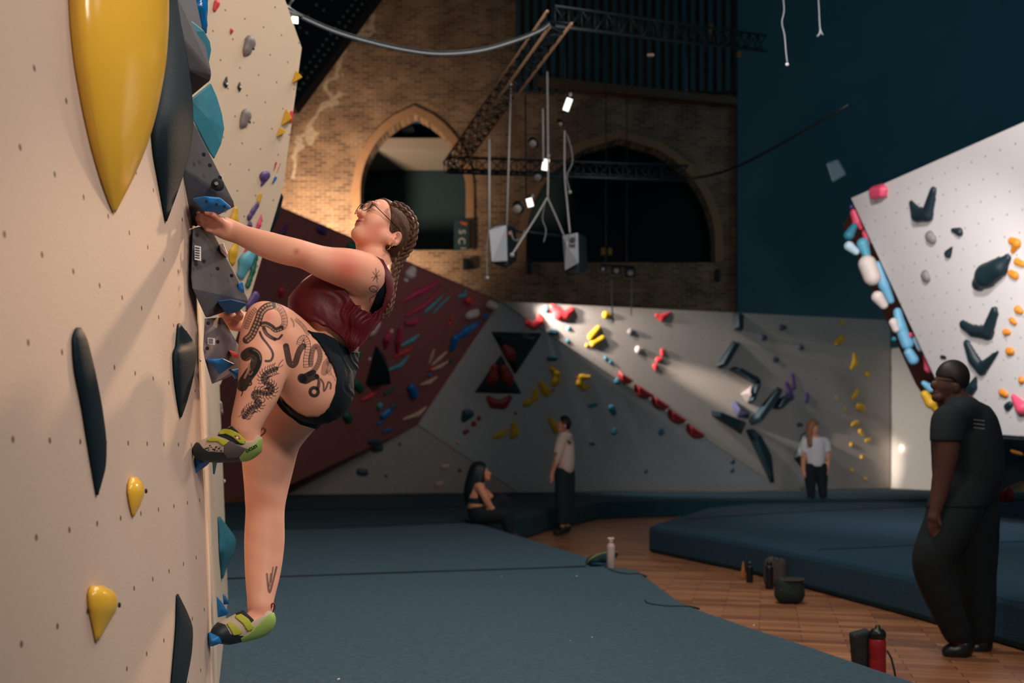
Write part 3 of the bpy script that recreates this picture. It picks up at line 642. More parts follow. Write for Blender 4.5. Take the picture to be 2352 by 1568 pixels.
# ------------------------------------------------------------------ far holds
def backwall(x, y):
    return W2b if y < 692+(x-1150)*0.663 else W2a
T = [
 ([(1253, 710, 8)], 'cyan', 'round pale blue hold left of the bright red banana hold'),
 ([(1270, 706, 9), (1282, 722, 12), (1298, 724, 11), (1312, 712, 9)], 'red', 'bright red banana-shaped hold in the lamp beam at the top of the back wall'),
 ([(1238, 727, 7), (1240, 738, 9), (1226, 748, 9), (1212, 742, 7), (1210, 732, 4)], 'red', 'bright red C-shaped hold left of the red banana'),
 ([(1391, 723, 9), (1398, 724, 7)], 'yellow', 'small yellow hold near the top of the bright back wall'),
 ([(1448, 762, 8), (1454, 762, 6)], 'grey', 'upper of two round pale grey holds on the bright back wall'),
 ([(1466, 803, 9), (1472, 803, 6)], 'white', 'lower of two round pale grey holds on the bright back wall'),
 ([(1264, 762, 7), (1276, 763, 7)], 'darkteal', 'dark teal oval hold right of the black triangle volume, upper one'),
 ([(1262, 822, 7), (1275, 822, 7)], 'darkteal', 'dark teal oval hold right of the black triangle volume, lower one'),
 ([(1305, 754, 5)], 'cyan', 'tiny cyan hold above left of the yellow pair'),
 ([(1304, 783, 5)], 'teal', 'tiny teal hold below left of the yellow pair'),
 ([(1374, 754, 7), (1357, 774, 9)], 'yellow', 'upper bright yellow bean hold in the lamp beam'),
 ([(1383, 777, 8), (1362, 789, 9)], 'yellow', 'lower bright yellow bean hold in the lamp beam'),
 ([(1348, 793, 5)], 'yellow', 'yellow knob just left of the two bean holds'),
 ([(1508, 724, 5), (1520, 730, 8), (1538, 718, 4)], 'red', 'red half-moon hold high on the bright back wall'),
 ([(1521, 806, 6), (1522, 813, 6)], 'red', 'top one of three red pebbles on the bright back wall'),
 ([(1511, 826, 7), (1516, 826, 7)], 'red', 'middle one of three red pebbles on the bright back wall'),
 ([(1505, 841, 7), (1506, 846, 6)], 'red', 'bottom one of three red pebbles on the bright back wall'),
 ([(1391, 823, 5)], 'teal', 'left one of two tiny teal holds below the beam'),
 ([(1402, 831, 5)], 'teal', 'right one of two tiny teal holds below the beam'),
 ([(1122, 913, 7), (1134, 926, 11), (1155, 927, 12), (1170, 913, 8)], 'darkred', 'dull red banana hold below the black triangles'),
 ([(1268, 846, 7), (1279, 858, 8), (1277, 874, 9), (1272, 880, 8)], 'yellow', 'yellow curved hold at the upper right of the yellow staircase'),
 ([(1243, 880, 8), (1252, 895, 9), (1257, 905, 8)], 'yellow', 'yellow hold in the middle of the yellow staircase'),
 ([(1231, 898, 8), (1229, 912, 8), (1212, 924, 8), (1205, 928, 6)], 'yellow', 'yellow boot-shaped hold at the lower left of the yellow staircase'),
 ([(1352, 866, 6), (1335, 866, 7), (1331, 880, 8), (1342, 890, 7), (1350, 886, 5)], 'yellow', 'yellow C-shaped hold alone on the shaded wall'),
 ([(1418, 875, 8)], 'teal', 'round teal hold just left of the red half-discs'),
 ([(1355, 932, 5), (1369, 928, 5)], 'teal', 'flat teal hold below the yellow C'),
 ([(1404, 936, 8), (1410, 948, 7)], 'teal', 'teal lump hold in the middle of the shaded wall'),
 ([(1411, 991, 8)], 'teal', 'round teal hold lower on the shaded wall, behind the man in white'),
 ([(1519, 992, 8)], 'teal', 'round teal hold below the row of red half-discs'),
 ([(1358, 1018, 5), (1364, 1019, 4)], 'darkteal', 'small dark teal hold right of the standing man'),
 ([(1262, 960, 6), (1275, 978, 9), (1277, 988, 8)], 'yellow', 'yellow hold behind the head of the man in white'),
 ([(1180, 973, 7), (1182, 993, 10), (1176, 1000, 8)], 'yellow', 'upright yellow hold left of the man in white'),
 ([(1161, 987, 6), (1150, 998, 7), (1136, 1003, 6)], 'yellow', 'slanting yellow hold beside the upright one'),
 ([(1070, 948, 10), (1078, 950, 9), (1066, 962, 8)], 'darkteal', 'dark teal lump hold left of the dull red banana'),
 ([(1100, 960, 6)], 'darkred', 'uppermost of three small dull red holds'),
 ([(1088, 973, 7)], 'darkred', 'middle one of three small dull red holds'),
 ([(1068, 992, 6), (1074, 989, 5)], 'darkred', 'lowest of three small dull red holds'),
 ([(1053, 1016, 5)], 'cream', 'tiny cream hold below the three dull red ones'),
 ([(1795, 752, 8), (1802, 752, 6)], 'dusk', 'small dusky purple hold high on the back wall right of the black block'),
 ([(1752, 775, 8), (1758, 776, 6)], 'dusk', 'grey-purple hold right of the black blade, upper of the pair'),
 ([(1838, 797, 8), (1842, 799, 6)], 'dusk', 'dusky purple hold above the purple sausages'),
 ([(1779, 825, 7), (1785, 826, 6)], 'dusk', 'grey-purple hold right of the black blade, lower of the pair'),
 ([(1820, 860, 5), (1824, 890, 6)], 'purple', 'upper glossy purple sausage hold'),
 ([(1806, 880, 6), (1812, 900, 8), (1818, 912, 8)], 'purple', 'lower glossy purple sausage hold'),
 ([(1853, 906, 6), (1853, 920, 6)], 'purple', 'purple block hold right of the sausages'),
 ([(1834, 975, 5), (1840, 975, 5)], 'dusk', 'small dark hold above the far woman\'s shoulder'),
 ([(1935, 738, 6), (1935, 745, 4)], 'yellow', 'topmost small yellow hold on the right of the back wall'),
 ([(1922, 786, 8), (1932, 778, 10)], 'yellow', 'chunky yellow hold second from the top on the right of the back wall'),
 ([(1962, 815, 6), (1964, 832, 8), (1956, 845, 6)], 'yellow', 'yellow hook-shaped hold, longest in the right column'),
 ([(1992, 860, 8)], 'yellow', 'yellow lump right of the hook-shaped hold'),
 ([(1969, 896, 5), (1965, 908, 6), (1958, 914, 5)], 'yellow', 'small yellow comma-shaped hold in the right column'),
 ([(1972, 934, 9), (1980, 936, 9)], 'yellow', 'broad yellow hold below the comma-shaped one'),
 ([(1958, 975, 5), (1968, 970, 6)], 'yellow', 'yellow hold below the broad one, left of the pair'),
 ([(1976, 990, 6), (1980, 996, 5)], 'yellow', 'yellow hold in the beam of light near the corner'),
 ([(1989, 1012, 4), (1997, 1009, 4)], 'yellow', 'thin bright yellow hold nearest the corner lamp'),
 ([(1921, 913, 4)], 'yellow', 'tiny yellow dot left of the comma-shaped hold'),
 ([(1941, 939, 4)], 'yellow', 'tiny yellow dot left of the broad yellow hold'),
 ([(1985, 952, 3)], 'yellow', 'tiny yellow dot just under the broad yellow hold'),
 ([(1955, 1021, 5)], 'yellow', 'dim yellow hold, first of the four lowest'),
 ([(1979, 1050, 5)], 'yellow', 'dim yellow hold, second of the four lowest'),
 ([(1957, 1080, 5)], 'yellow', 'dim yellow hold, third of the four lowest'),
 ([(1988, 1100, 5)], 'yellow', 'dim yellow hold, lowest on the back wall'),
 ([(1683, 1060, 6)], 'darkteal', 'small dark hold low on the shaded wall, upper of two by the long black spike'),
 ([(1682, 1080, 6)], 'darkteal', 'small dark hold low on the shaded wall, lower of two by the long black spike'),
 ([(1484, 1082, 5)], 'darkteal', 'small dark hold low in the middle of the shaded wall'),
 ([(1325, 866, 3)], 'red', 'tiny red knob beside the yellow C'),
 ([(1271, 896, 4)], 'red', 'tiny red knob between the yellow staircase holds'),
 ([(1184, 949, 4)], 'darkred', 'tiny dull red knob below the red banana hold'),
]
for pts, c, lab in T: hold(backwall(pts[0][0], pts[0][1]), pts, c, lab)
for pts, c, lab in [([(860, 1030, 9), (872, 1029, 9)], 'darkteal', 'upper dark teal hold on the low grey wedge of wall'), ([(827, 1083, 9), (838, 1085, 9)], 'darkteal', 'lower dark teal hold on the low grey wedge of wall'),
    ([(918, 1020, 4)], 'dusk', 'tiny dark dot hold on the grey wedge near its top'), ([(887, 1093, 4)], 'dusk', 'tiny dark dot hold on the grey wedge near its foot'),
    ([(1019, 1072, 7), (1026, 1071, 7)], 'cream', 'upper cream hold left of the seated woman'), ([(1005, 1113, 7), (1013, 1110, 7)], 'cream', 'lower cream hold left of the seated woman'), ([(1056, 1080, 5)], 'darkred', 'tiny red hold just left of the seated woman\'s hair')]:
    hold(W3, pts, c, lab)
# black plates with their red holds, red half discs, black blades
wedge(W2a, [(1126, 760), (1247, 764), (1183, 862)], [(1150, 772, .12), (1222, 775, .12), (1182, 835, .12)], .12, 'black', 'upper black triangular volume pointing down on the shaded back wall', bev=.02)
wedge(W2a, [(1150, 812), (1200, 905), (1088, 902)], [(1150, 832, .10), (1180, 893, .10), (1108, 892, .10)], .10, 'black', 'lower black triangular volume pointing up on the shaded back wall', bev=.02)
class Lift:
    def __init__(s, pl, h): s.__dict__.update(pl.__dict__); s.o = pl.o+pl.n*h; s.n = pl.n; s.u = pl.u; s.v = pl.v
    hit = Plane.hit; at = Plane.at
L1 = Lift(W2a, .125)
for pts, lab in (([(1160, 797, 8), (1172, 812, 12), (1175, 822, 8)], 'dull red hold on the upper black triangle'), ([(1136, 842, 9), (1132, 868, 12), (1125, 875, 8)], 'left dull red hold on the lower black triangle'), ([(1158, 846, 11), (1166, 866, 13), (1170, 880, 8)], 'right dull red hold on the lower black triangle')):
    hold(L1, pts, 'darkred', lab)
names = ['first', 'second', 'third', 'fourth', 'fifth']
for i, (x, y, r) in enumerate([(1439, 862, 21), (1480, 892, 25), (1519, 919, 24), (1557, 950, 25), (1600, 984, 25)]):
    dr = Vector((1, .663)); dr.normalize(); nn = Vector((-dr.y, dr.x)); P = []
    for k in range(13):
        g = PI*k/12; P.append((x+dr.x*math.cos(g)*r+nn.x*math.sin(g)*r*.95, y+dr.y*math.cos(g)*r+nn.y*math.sin(g)*r*.95))
    top = [(x+(px-x)*.6+nn.x*r*.08, y+(py-y)*.6+nn.y*r*.08) for px, py in P]
    wedge(W2a, P, top, .13, 'darkred', '%s dark red half-disc from the left along the diagonal edge' % names[i], 'climbing_hold', 'climbing hold', 'dark red half-discs along the diagonal', .01)
SH = [([(1683, 718), (1704, 719), (1703, 761), (1684, 757)], 'short upright black block hanging at the top of the back wall'),
 ([(1682, 782), (1702, 787), (1657, 847), (1642, 842)], 'black blade slanting down left on the back wall'),
 ([(1673, 848), (1684, 841), (1747, 869), (1738, 886)], 'upper arm of the black boomerang on the back wall'),
 ([(1747, 872), (1732, 880), (1714, 922), (1722, 928)], 'lower arm of the black boomerang on the back wall'),
 ([(1632, 941), (1640, 943), (1716, 969), (1702, 998), (1634, 955)], 'broad black wedge at the left of the black star'),
 ([(1716, 968), (1785, 887), (1799, 893), (1788, 914), (1727, 978)], 'black blade pointing up right from the black star'),
 ([(1773, 938), (1788, 914), (1812, 905), (1816, 918), (1784, 941)], 'dark wedge tucked under the purple sausages'),
 ([(1711, 986), (1730, 983), (1771, 1045), (1779, 1108), (1769, 1110)], 'long black spike pointing down to the mat'),
 ([(1840, 998), (1852, 988), (1858, 1010), (1842, 1076), (1822, 1053)], 'black volume behind the far woman')]
for P, lab in SH:
    cx = sum(p[0] for p in P)/len(P); cy = sum(p[1] for p in P)/len(P)
    wedge(W2b, P, [(cx+(x-cx)*.6, cy+(y-cy)*.75) for x, y in P], .16, 'black', lab, 'climbing_hold', 'climbing hold', bev=.015)
wedge(W2b, [(1677, 928), (1688, 919), (1700, 935), (1723, 946), (1720, 961), (1692, 958)], [(1692, 940), (1708, 950)], .14, 'dusk', 'dusky purple faceted hold inside the black star', 'climbing_hold', 'climbing hold', bev=.01)
wedge(W2b, [(1700, 905), (1728, 882), (1716, 926)], [(1713, 900), (1716, 908)], .18, 'grey', 'shiny grey pyramid between the arms of the black boomerang', 'climbing_hold', 'climbing hold', bev=.01)

# ---- red wall
RT = [
 ([(941, 625, 14)], 'white', 'large white dome hold at the top of the red wall'), ([(932, 641, 7)], 'white', 'small white dome under the large one on the red wall'),
 ([(920, 693, 4), (958, 671, 9), (985, 658, 8), (1005, 643, 4)], 'magenta', 'longest magenta leaf hold on the red wall'),
 ([(930, 725, 4), (965, 705, 7), (992, 685, 6), (1011, 656, 3)], 'magenta', 'magenta leaf hold just under the longest one'),
 ([(932, 741, 5), (950, 739, 7), (964, 733, 4)], 'magenta', 'short magenta leaf hold, third from the top'),
 ([(975, 715, 4), (990, 702, 5), (1014, 680, 3)], 'cyan', 'left pale blue sliver beside the magenta leaves'), ([(994, 718, 3), (1010, 700, 4), (1030, 682, 3)], 'cyan', 'right pale blue sliver beside the magenta leaves'),
 ([(1052, 680, 4), (1066, 677, 5), (1069, 667, 3)], 'cyan', 'pale blue hooked hold near the top right of the red wall'),
 ([(1073, 688, 9), (1080, 694, 7)], 'red', 'red lump beside the pale blue hooked hold'),
 ([(1076, 722, 10), (1090, 718, 10)], 'white', 'white heart-shaped hold on the right of the red wall'), ([(1122, 697, 9), (1134, 702, 9)], 'white', 'white oval hold at the red wall\'s top corner'),
 ([(1036, 731, 5)], 'red', 'little red knob left of the white heart, upper'), ([(1030, 742, 5)], 'red', 'little red knob left of the white heart, lower'),
 ([(1095, 742, 6), (1068, 758, 11), (1056, 768, 8)], 'blue', 'blue angular hold, upper one on the right edge of the red wall'), ([(1044, 776, 10), (1038, 798, 8)], 'blue', 'blue angular hold, second on the right edge of the red wall'),
 ([(1118, 722, 4), (1110, 728, 5)], 'blue', 'small blue chip by the white oval hold'),
 ([(996, 803, 3), (990, 818, 5), (985, 832, 4)], 'cream', 'upright cream feather hold'), ([(1024, 808, 3), (1008, 822, 5), (992, 837, 3)], 'cream', 'upper slanting cream feather hold'), ([(1027, 830, 3), (1010, 840, 5), (992, 848, 3)], 'cream', 'middle slanting cream feather hold'),
 ([(1002, 865, 3), (985, 876, 6), (966, 882, 3)], 'cream', 'lower slanting cream feather hold'), ([(976, 935, 4), (958, 950, 7), (925, 962, 3)], 'cream', 'long cream feather hold lowest on the red wall'),
 ([(988, 847, 5)], 'red', 'small red knob below the upright feather'), ([(985, 860, 5)], 'blue', 'small blue knob below the feathers'),
 ([(942, 888, 9), (950, 903, 11)], 'blue', 'large blue hold in the lower middle of the red wall'), ([(890, 944, 9), (880, 953, 9)], 'blue', 'large blue hold lower left of the red wall'), ([(898, 985, 4), (880, 990, 4)], 'blue', 'thin blue hold near the foot of the red wall'),
 ([(868, 972, 4), (878, 968, 4)], 'blue', 'small blue sliver under the lower blue hold'),
 ([(886, 795, 6), (888, 775, 10), (892, 762, 5)], 'magenta', 'upright magenta leaf on the left of the leaf fan'), ([(912, 808, 5), (914, 780, 9), (918, 752, 5)], 'magenta', 'upright magenta leaf in the middle of the leaf fan'),
 ([(852, 885, 5), (856, 855, 9), (862, 820, 5)], 'magenta', 'tall magenta leaf below the leaf fan'), ([(866, 826, 9), (872, 835, 7)], 'red', 'red lump beside the tall magenta leaf'),
 ([(960, 768, 3), (945, 780, 6), (920, 793, 4)], 'cyan', 'pale blue leaf at the upper right of the leaf fan'), ([(937, 817, 3), (918, 838, 6), (888, 850, 4)], 'cyan', 'pale blue leaf at the lower right of the leaf fan'),
 ([(944, 799, 4), (928, 808, 5), (905, 817, 4)], 'red', 'red leaf between the two pale blue leaves'), ([(866, 898, 4), (850, 908, 6), (832, 917, 4)], 'red', 'red leaf at the bottom of the leaf fan'),
 ([(822, 812, 8), (812, 828, 10)], 'green', 'green hold beside the climber\'s lower back'), ([(815, 878, 9), (828, 892, 8)], 'green', 'green lumpy hold under the leaf fan'), ([(795, 952, 9), (802, 962, 8)], 'green', 'green hold beside the climber\'s hip'),
 ([(904, 892, 4), (884, 903, 4)], 'green', 'thin green hold right of the leaf fan\'s foot'),
 ([(898, 760, 5)], 'white', 'white ball at the top of the leaf fan'), ([(848, 824, 4)], 'white', 'tiny white ball on the left of the leaf fan'),
 ([(862, 742, 11), (850, 758, 13)], 'white', 'big white oval hold beside the climber\'s top'), ([(871, 930, 7), (872, 938, 5)], 'cyan', 'pale oval hold above the lower blue hold'),
 ([(645, 666, 7), (646, 675, 6)], 'red', 'small red double knob left of the climber\'s top, upper'), ([(672, 682, 6), (674, 690, 6)], 'red', 'small red double knob left of the climber\'s top, lower'),
 ([(636, 540, 4), (650, 532, 6), (657, 518, 4)], 'purple', 'purple crescent hold behind the climber\'s forearm'), ([(733, 524, 8), (742, 530, 8)], 'purple', 'purple round hold above the climber\'s elbow'),
 ([(803, 563, 9), (813, 565, 9)], 'green', 'green round hold left of the climber\'s neck'), ([(672, 722, 7)], 'green', 'green hold beside the front of the climber\'s top'),
 ([(990, 770, 3)], 'red', 'tiny red dot hold above the feathers'), ([(1059, 832, 4)], 'cream', 'tiny cream dot hold right of the feathers'), ([(1035, 828, 5)], 'darkteal', 'small dark hold right of the cream feathers'),
 ([(900, 935, 6), (908, 928, 5)], 'darkteal', 'dark teal hold beside the lower blue hold'), ([(868, 1015, 6), (850, 1012, 6)], 'darkteal', 'dark hold near the foot of the red wall'), ([(1040, 880, 6), (1030, 885, 5)], 'dusk', 'dusky hold near the right edge of the red wall')]
for pts, c, lab in RT: hold(RED, [(x, y, r*1.18) for x, y, r in pts], c, lab, fl=1.0)
wedge(RED, [(838, 885), (862, 790), (884, 815), (876, 885)], [(868, 830), (872, 860)], .35, 'black', 'black volume carrying the leaf fan on the red wall', bev=.02)

# ---- bright wall on the right
XR = [([(2096, 466, 6), (2112, 492, 14), (2134, 492, 13), (2147, 437, 8)], 'black', 'highest black V-shaped hold on the bright wall'),
 ([(2216, 744, 9), (2238, 758, 11), (2272, 762, 13), (2288, 712, 9)], 'black', 'black V-shaped hold above its twin on the bright wall'),
 ([(2224, 788, 8), (2240, 822, 12), (2258, 846, 11), (2293, 807, 5)], 'black', 'black V-shaped hold just below its twin'),
 ([(2224, 900, 12), (2238, 885, 9), (2243, 868, 5)], 'black', 'black horn hold partly hidden by the walking man\'s head'),
 ([(2252, 650, 14), (2270, 632, 22), (2300, 612, 18), (2318, 590, 8)], 'black', 'largest black slanting hold on the bright wall'),
 ([(2139, 542, 12), (2144, 548, 11)], 'grey', 'upper round grey hold on the bright wall'), ([(2128, 631, 11), (2131, 637, 10)], 'grey', 'lower round grey hold on the bright wall'),
 ([(2190, 528, 5), (2206, 532, 8)], 'black', 'small black hold right of the upper grey one'), ([(2188, 568, 3), (2180, 582, 8)], 'black', 'small black teardrop hold between the grey holds'),
 ([(2164, 819, 4), (2172, 820, 4)], 'black', 'tiny black hold just above the walking man\'s head'), ([(2316, 933, 7), (2322, 928, 6)], 'black', 'small black hold beside the big red one'),
 ([(2325, 552, 8), (2338, 558, 10), (2328, 575, 6)], 'orange', 'top orange hold at the right edge'), ([(2338, 600, 8), (2350, 606, 7)], 'orange', 'second orange hold from the top'), ([(2324, 627, 8), (2334, 632, 9)], 'orange', 'third orange hold from the top'),
 ([(2340, 710, 9), (2346, 714, 7)], 'orange', 'fourth orange hold from the top'), ([(2326, 735, 7), (2332, 740, 6)], 'orange', 'fifth orange hold from the top'), ([(2312, 762, 8), (2318, 762, 6)], 'orange', 'sixth orange hold from the top, left of the others'),
 ([(2320, 806, 9), (2325, 806, 8)], 'orange', 'seventh orange hold from the top'), ([(2348, 872, 8)], 'orange', 'eighth orange hold from the top at the very edge'), ([(2303, 900, 8), (2312, 905, 7)], 'orange', 'ninth orange hold from the top beside the walking man'),
 ([(2332, 912, 8), (2350, 935, 16)], 'pink', 'big crimson hold cut by the right edge of the bright wall')]
for pts, c, lab in XR: hold(RP, [(x, y, r*(1.35 if c == 'black' and r > 5 else 1.12)) for x, y, r in pts], c, lab, fl=1.0, k=.4)
wedge(RP, [(2004, 427), (2030, 420), (2042, 430), (2040, 452), (2012, 460), (2004, 445)], [(2008, 432), (2034, 428), (2036, 448), (2014, 454)], .09, 'pink', 'square pink hold near the top corner of the bright wall', 'climbing_hold', 'climbing hold', bev=.02)
hold(UP, [(2330, 1036, 9), (2345, 1040, 8)], 'orange', 'orange hold on the black underside below the bright wall')
FH = [([(1956, 474, 5)], 'purple', 'small purple knob at the top of the flank'), ([(1962, 488, 9), (1970, 510, 11), (1978, 522, 6)], 'pink', 'upper pink hold on the flank'), ([(1990, 535, 10), (1994, 555, 9)], 'pink', 'second pink hold on the flank'),
 ([(1962, 520, 8), (1950, 540, 12)], 'teal', 'teal hold sticking out highest on the flank'), ([(1950, 565, 11), (1966, 578, 8)], 'pale', 'pale blue-white hold below the topmost teal one'), ([(1982, 560, 14), (1990, 584, 10)], 'cyan', 'cyan hold against the flank edge'),
 ([(1992, 606, 20), (2004, 636, 20)], 'white', 'biggest white hold bulging from the flank'), ([(2018, 610, 12), (2032, 655, 13), (2046, 690, 9)], 'lblue', 'long light blue hold in the upper flank'), ([(2016, 682, 14), (2030, 700, 10)], 'white', 'white hold below the biggest one on the flank'),
 ([(2062, 716, 10), (2068, 750, 13), (2084, 790, 14)], 'lblue', 'long light blue hold in the lower flank'), ([(2052, 740, 10), (2058, 756, 8)], 'white', 'small white hold beside the lower light blue one'), ([(2053, 778, 6)], 'teal', 'tiny teal knob on the flank'),
 ([(2088, 810, 11), (2098, 826, 12)], 'lblue', 'rounded light blue hold low on the flank'), ([(2106, 778, 9), (2116, 798, 10)], 'pale', 'pale pinkish hold near the flank edge'), ([(2130, 818, 9), (2136, 845, 13)], 'pink', 'lowest pink hold on the flank beside the man\'s face'),
 ([(2122, 880, 6), (2138, 892, 10)], 'lblue', 'light blue wedge above the yellow hold'), ([(2124, 905, 9), (2138, 925, 12), (2150, 940, 6)], 'yellow', 'yellow hold at the bottom of the flank'), ([(2092, 768, 6)], 'pink', 'tiny pink knob between the light blue holds')]
for pts, c, lab in FH:
    x, y, _ = pts[0]; t = (y-455)/(872-455); hold(None, pts, c, lab, fl=1.0, depth=13-.55*t+.15)
# ------------------------------------------------------------------ people
from mathutils.bvhtree import BVHTree
def attrmat(name, rough, sss=0.0, bump=0.0, bscale=80, sheen=0.0, spec=0.5):
    m = mat(name, (200, 150, 120), rough, bump=bump, bscale=bscale, sss=sss, sheen=sheen, spec=spec)
    nt = m.node_tree; a = nt.nodes.new('ShaderNodeVertexColor'); a.layer_name = 'col'
    nt.links.new(a.outputs[0], nt.nodes['Principled BSDF'].inputs['Base Color']); return m
skin = attrmat('skin', 0.5, 0.0, 0.05, 400, spec=.3)
def topx(V): return CX+V[:, 0]*F/V[:, 1], HY-(V[:, 2]-HC)*F/V[:, 1]
def polycut(poly):
    """signed distance (metres) to an outline, negative inside"""
    P = np.array(poly, float); n = len(P)
    def fn(X, Y, Z):
        px = CX+X*F/Y; py = HY-(Z-HC)*F/Y; d2 = np.full(px.shape, 1e12); ins = np.zeros(px.shape, bool)
        for i in range(n):
            a = P[i]; b_ = P[(i+1) % n]; e = b_-a; wx = px-a[0]; wy = py-a[1]
            t = np.clip((wx*e[0]+wy*e[1])/(e @ e), 0, 1); d2 = np.minimum(d2, (wx-t*e[0])**2+(wy-t*e[1])**2)
            if abs(e[1]) > 1e-9:
                c1 = (a[1] <= py) != (b_[1] <= py); xi = a[0]+(py-a[1])/e[1]*e[0]; ins ^= c1 & (px < xi)
        return np.where(ins, -1, 1)*np.sqrt(d2)*Y/F
    return fn
def shell(name, prims, off, poly, m, parent, vox=.004, thick=None, extra=None, post=None, excl=None):
    """garment: the body surface grown outwards, trimmed to an outline"""
    lo, hi = bounds(prims, .02+off); f = Field(lo, hi, vox); f.add(prims, off)
    D = f.D
    if thick:       # hollow it so the body fills the inside
        pass
    idx = np.nonzero(np.abs(D) < .03+0*D); 
    for pl_, sg in ((poly, 1), (excl, -1)):
        if pl_ is None: continue
        idx = np.nonzero(D < 4*vox); X, Y, Z = f.ax[0][idx[0]], f.ax[1][idx[1]], f.ax[2][idx[2]]
        D[idx] = np.maximum(D[idx], (sg*polycut(pl_)(X.astype(float), Y.astype(float), Z.astype(float))).astype(np.float32))
    if extra is not None:
        idx = np.nonzero(D < 4*vox); X, Y, Z = f.ax[0][idx[0]], f.ax[1][idx[1]], f.ax[2][idx[2]]
        D[idx] = np.maximum(D[idx], extra(X.astype(float), Y.astype(float), Z.astype(float)).astype(np.float32))
    V, Q = f.mesh()
    if post is not None: V = post(V, Q)
    return npobj(name, V, Q, m, parent)
def normals(V, Q):
    n = np.cross(V[Q[:, 2]]-V[Q[:, 0]], V[Q[:, 3]]-V[Q[:, 1]]); N = np.zeros_like(V)
    for k in range(4): np.add.at(N, Q[:, k], n)
    return N/np.maximum(np.linalg.norm(N, axis=1), 1e-12)[:, None]
def refine(V, Q):
    """split every quad in four"""
    E = np.concatenate([Q[:, [0, 1]], Q[:, [1, 2]], Q[:, [2, 3]], Q[:, [3, 0]]]); key = np.sort(E, 1); kk = key[:, 0].astype(np.int64)*len(V)+key[:, 1]
    u, inv = np.unique(kk, return_inverse=True); a, b_ = u//len(V), u % len(V); n = len(V); m_ = len(Q)
    Nn = normals(V, Q); M = (V[a]+V[b_])/2; t = V[b_]-V[a]; M += ((Nn[a]*t).sum(1)-(Nn[b_]*t).sum(1))[:, None]*(Nn[a]+Nn[b_])/16*0 
    Cn = V[Q].mean(1); e = inv.reshape(4, m_)+n; c = np.arange(m_)+n+len(u)
    V2 = np.concatenate([V, M, Cn]); Q2 = np.concatenate([np.stack([Q[:, i], e[i], c, e[(i+3) % 4]], 1) for i in range(4)])
    return V2, Q2
def setcol(o, C):
    a = o.data.color_attributes.new('col', 'FLOAT_COLOR', 'POINT')
    a.data.foreach_set('color', np.concatenate([C, np.ones((len(C), 1))], 1).astype(np.float32).ravel())
def smooth_path(pts, n=4):
    P = [np.array(p, float) for p in pts]; out = []
    for i in range(len(P)-1):
        p0, p1, p2, p3 = P[max(i-1, 0)], P[i], P[i+1], P[min(i+2, len(P)-1)]
        for t in np.linspace(0, 1, n, endpoint=False):
            out.append(tuple(.5*((2*p1)+(-p0+p2)*t+(2*p0-5*p1+4*p2-p3)*t*t+(-p0+3*p1-3*p2+p3)*t**3)))
    out.append(tuple(P[-1])); return out

def chain(pts, k=.012, f=1.0, ax=(0, 1, 0)):
    """capsules through (x, y, depth, r px)"""
    out = []
    if len(pts) > 2: pts = smooth_path(pts, 3)
    for (x, y, d, r), (x2, y2, d2, r2) in zip(pts, pts[1:]): out.append(RC(W(x, y, d), W(x2, y2, d2), r*d/F, r2*d2/F, ax if f != 1 else None, f, k))
    return out
def ball(x, y, d, rx, ry, rz, k=.02, R=None, sub=False):
    """ellipsoid at a mark; radii in px (rx along the picture, ry in depth, rz up)"""
    return EL(W(x, y, d), (rx*d/F, ry*d/F, rz*d/F), R, k, sub)
def strokepaint(V, C, strokes, N=None, dmax=9, inkc=(0.006, 0.010, 0.013)):
    px, py = topx(V); ok = (V[:, 1] < dmax)
    if N is not None: ok &= (N[:, 1] < 0.15)
    inkc = np.array(inkc)
    for pts, wd, dk in strokes:
        P = np.array(pts, float); lo = P.min(0)-wd-2; hi = P.max(0)+wd+2
        s_ = np.nonzero(ok & (px > lo[0]) & (px < hi[0]) & (py > lo[1]) & (py < hi[1]))[0]
        if not len(s_): continue
        X = px[s_]; Y = py[s_]; d2 = np.full(len(s_), 1e9)
        for a, b_ in zip(P, P[1:]):
            e = b_-a; t = np.clip(((X-a[0])*e[0]+(Y-a[1])*e[1])/(e @ e+1e-9), 0, 1); d2 = np.minimum(d2, (X-a[0]-t*e[0])**2+(Y-a[1]-t*e[1])**2)
        al = np.clip((wd/2-np.sqrt(d2))/1.4+.5, 0, 1)*dk; C[s_] = C[s_]*(1-al[:, None])+inkc*al[:, None]
    return C
# ---- the climber
clm = thing('person', W(740, 900, 3.3)-Vector((0, 0, .0)), 'tattooed woman in burgundy top, black shorts and glasses climbing the near wall, one knee raised', 'person')
hd = 3.34; S = .84; pit, yaw = math.radians(31), math.radians(39)
Hf = np.array([-math.cos(pit)*math.cos(yaw), -math.cos(pit)*math.sin(yaw), math.sin(pit)])
Hu = np.array([math.sin(pit)*math.cos(yaw), math.sin(pit)*math.sin(yaw), math.cos(pit)])
Hl = np.array([math.sin(yaw), -math.cos(yaw), 0.0]); HR = np.stack([Hf, Hl, Hu]); H0 = np.array(W(878, 521, hd))
def h(f_, l_, u_): return H0+S*(Hf*f_+Hl*l_+Hu*u_)
def hE(c, r, k=.02, sub=False): return EL(h(*c), tuple(S*q for q in r), HR, k*S, sub)
def hRC(a, b_, ra, rb, k=.012): return RC(h(*a), h(*b_), ra*S, rb*S, None, 1, k*S)
cran = [hE((-.024, 0, .020), (.102, .078, .084), .03), hE((.042, 0, .040), (.046, .058, .050), .03)]
face = [hE((.040, 0, -.020), (.052, .054, .066), .03)]
for sgn in (-1, 1):
    face += [hE((.052, sgn*.034, -.034), (.031, .026, .034), .035), hRC((-.015, sgn*.056, -.055), (.062, sgn*.014, -.094), .022, .021, .03),
             hE((.088, sgn*.026, .036), (.016, .024, .010), .016)]
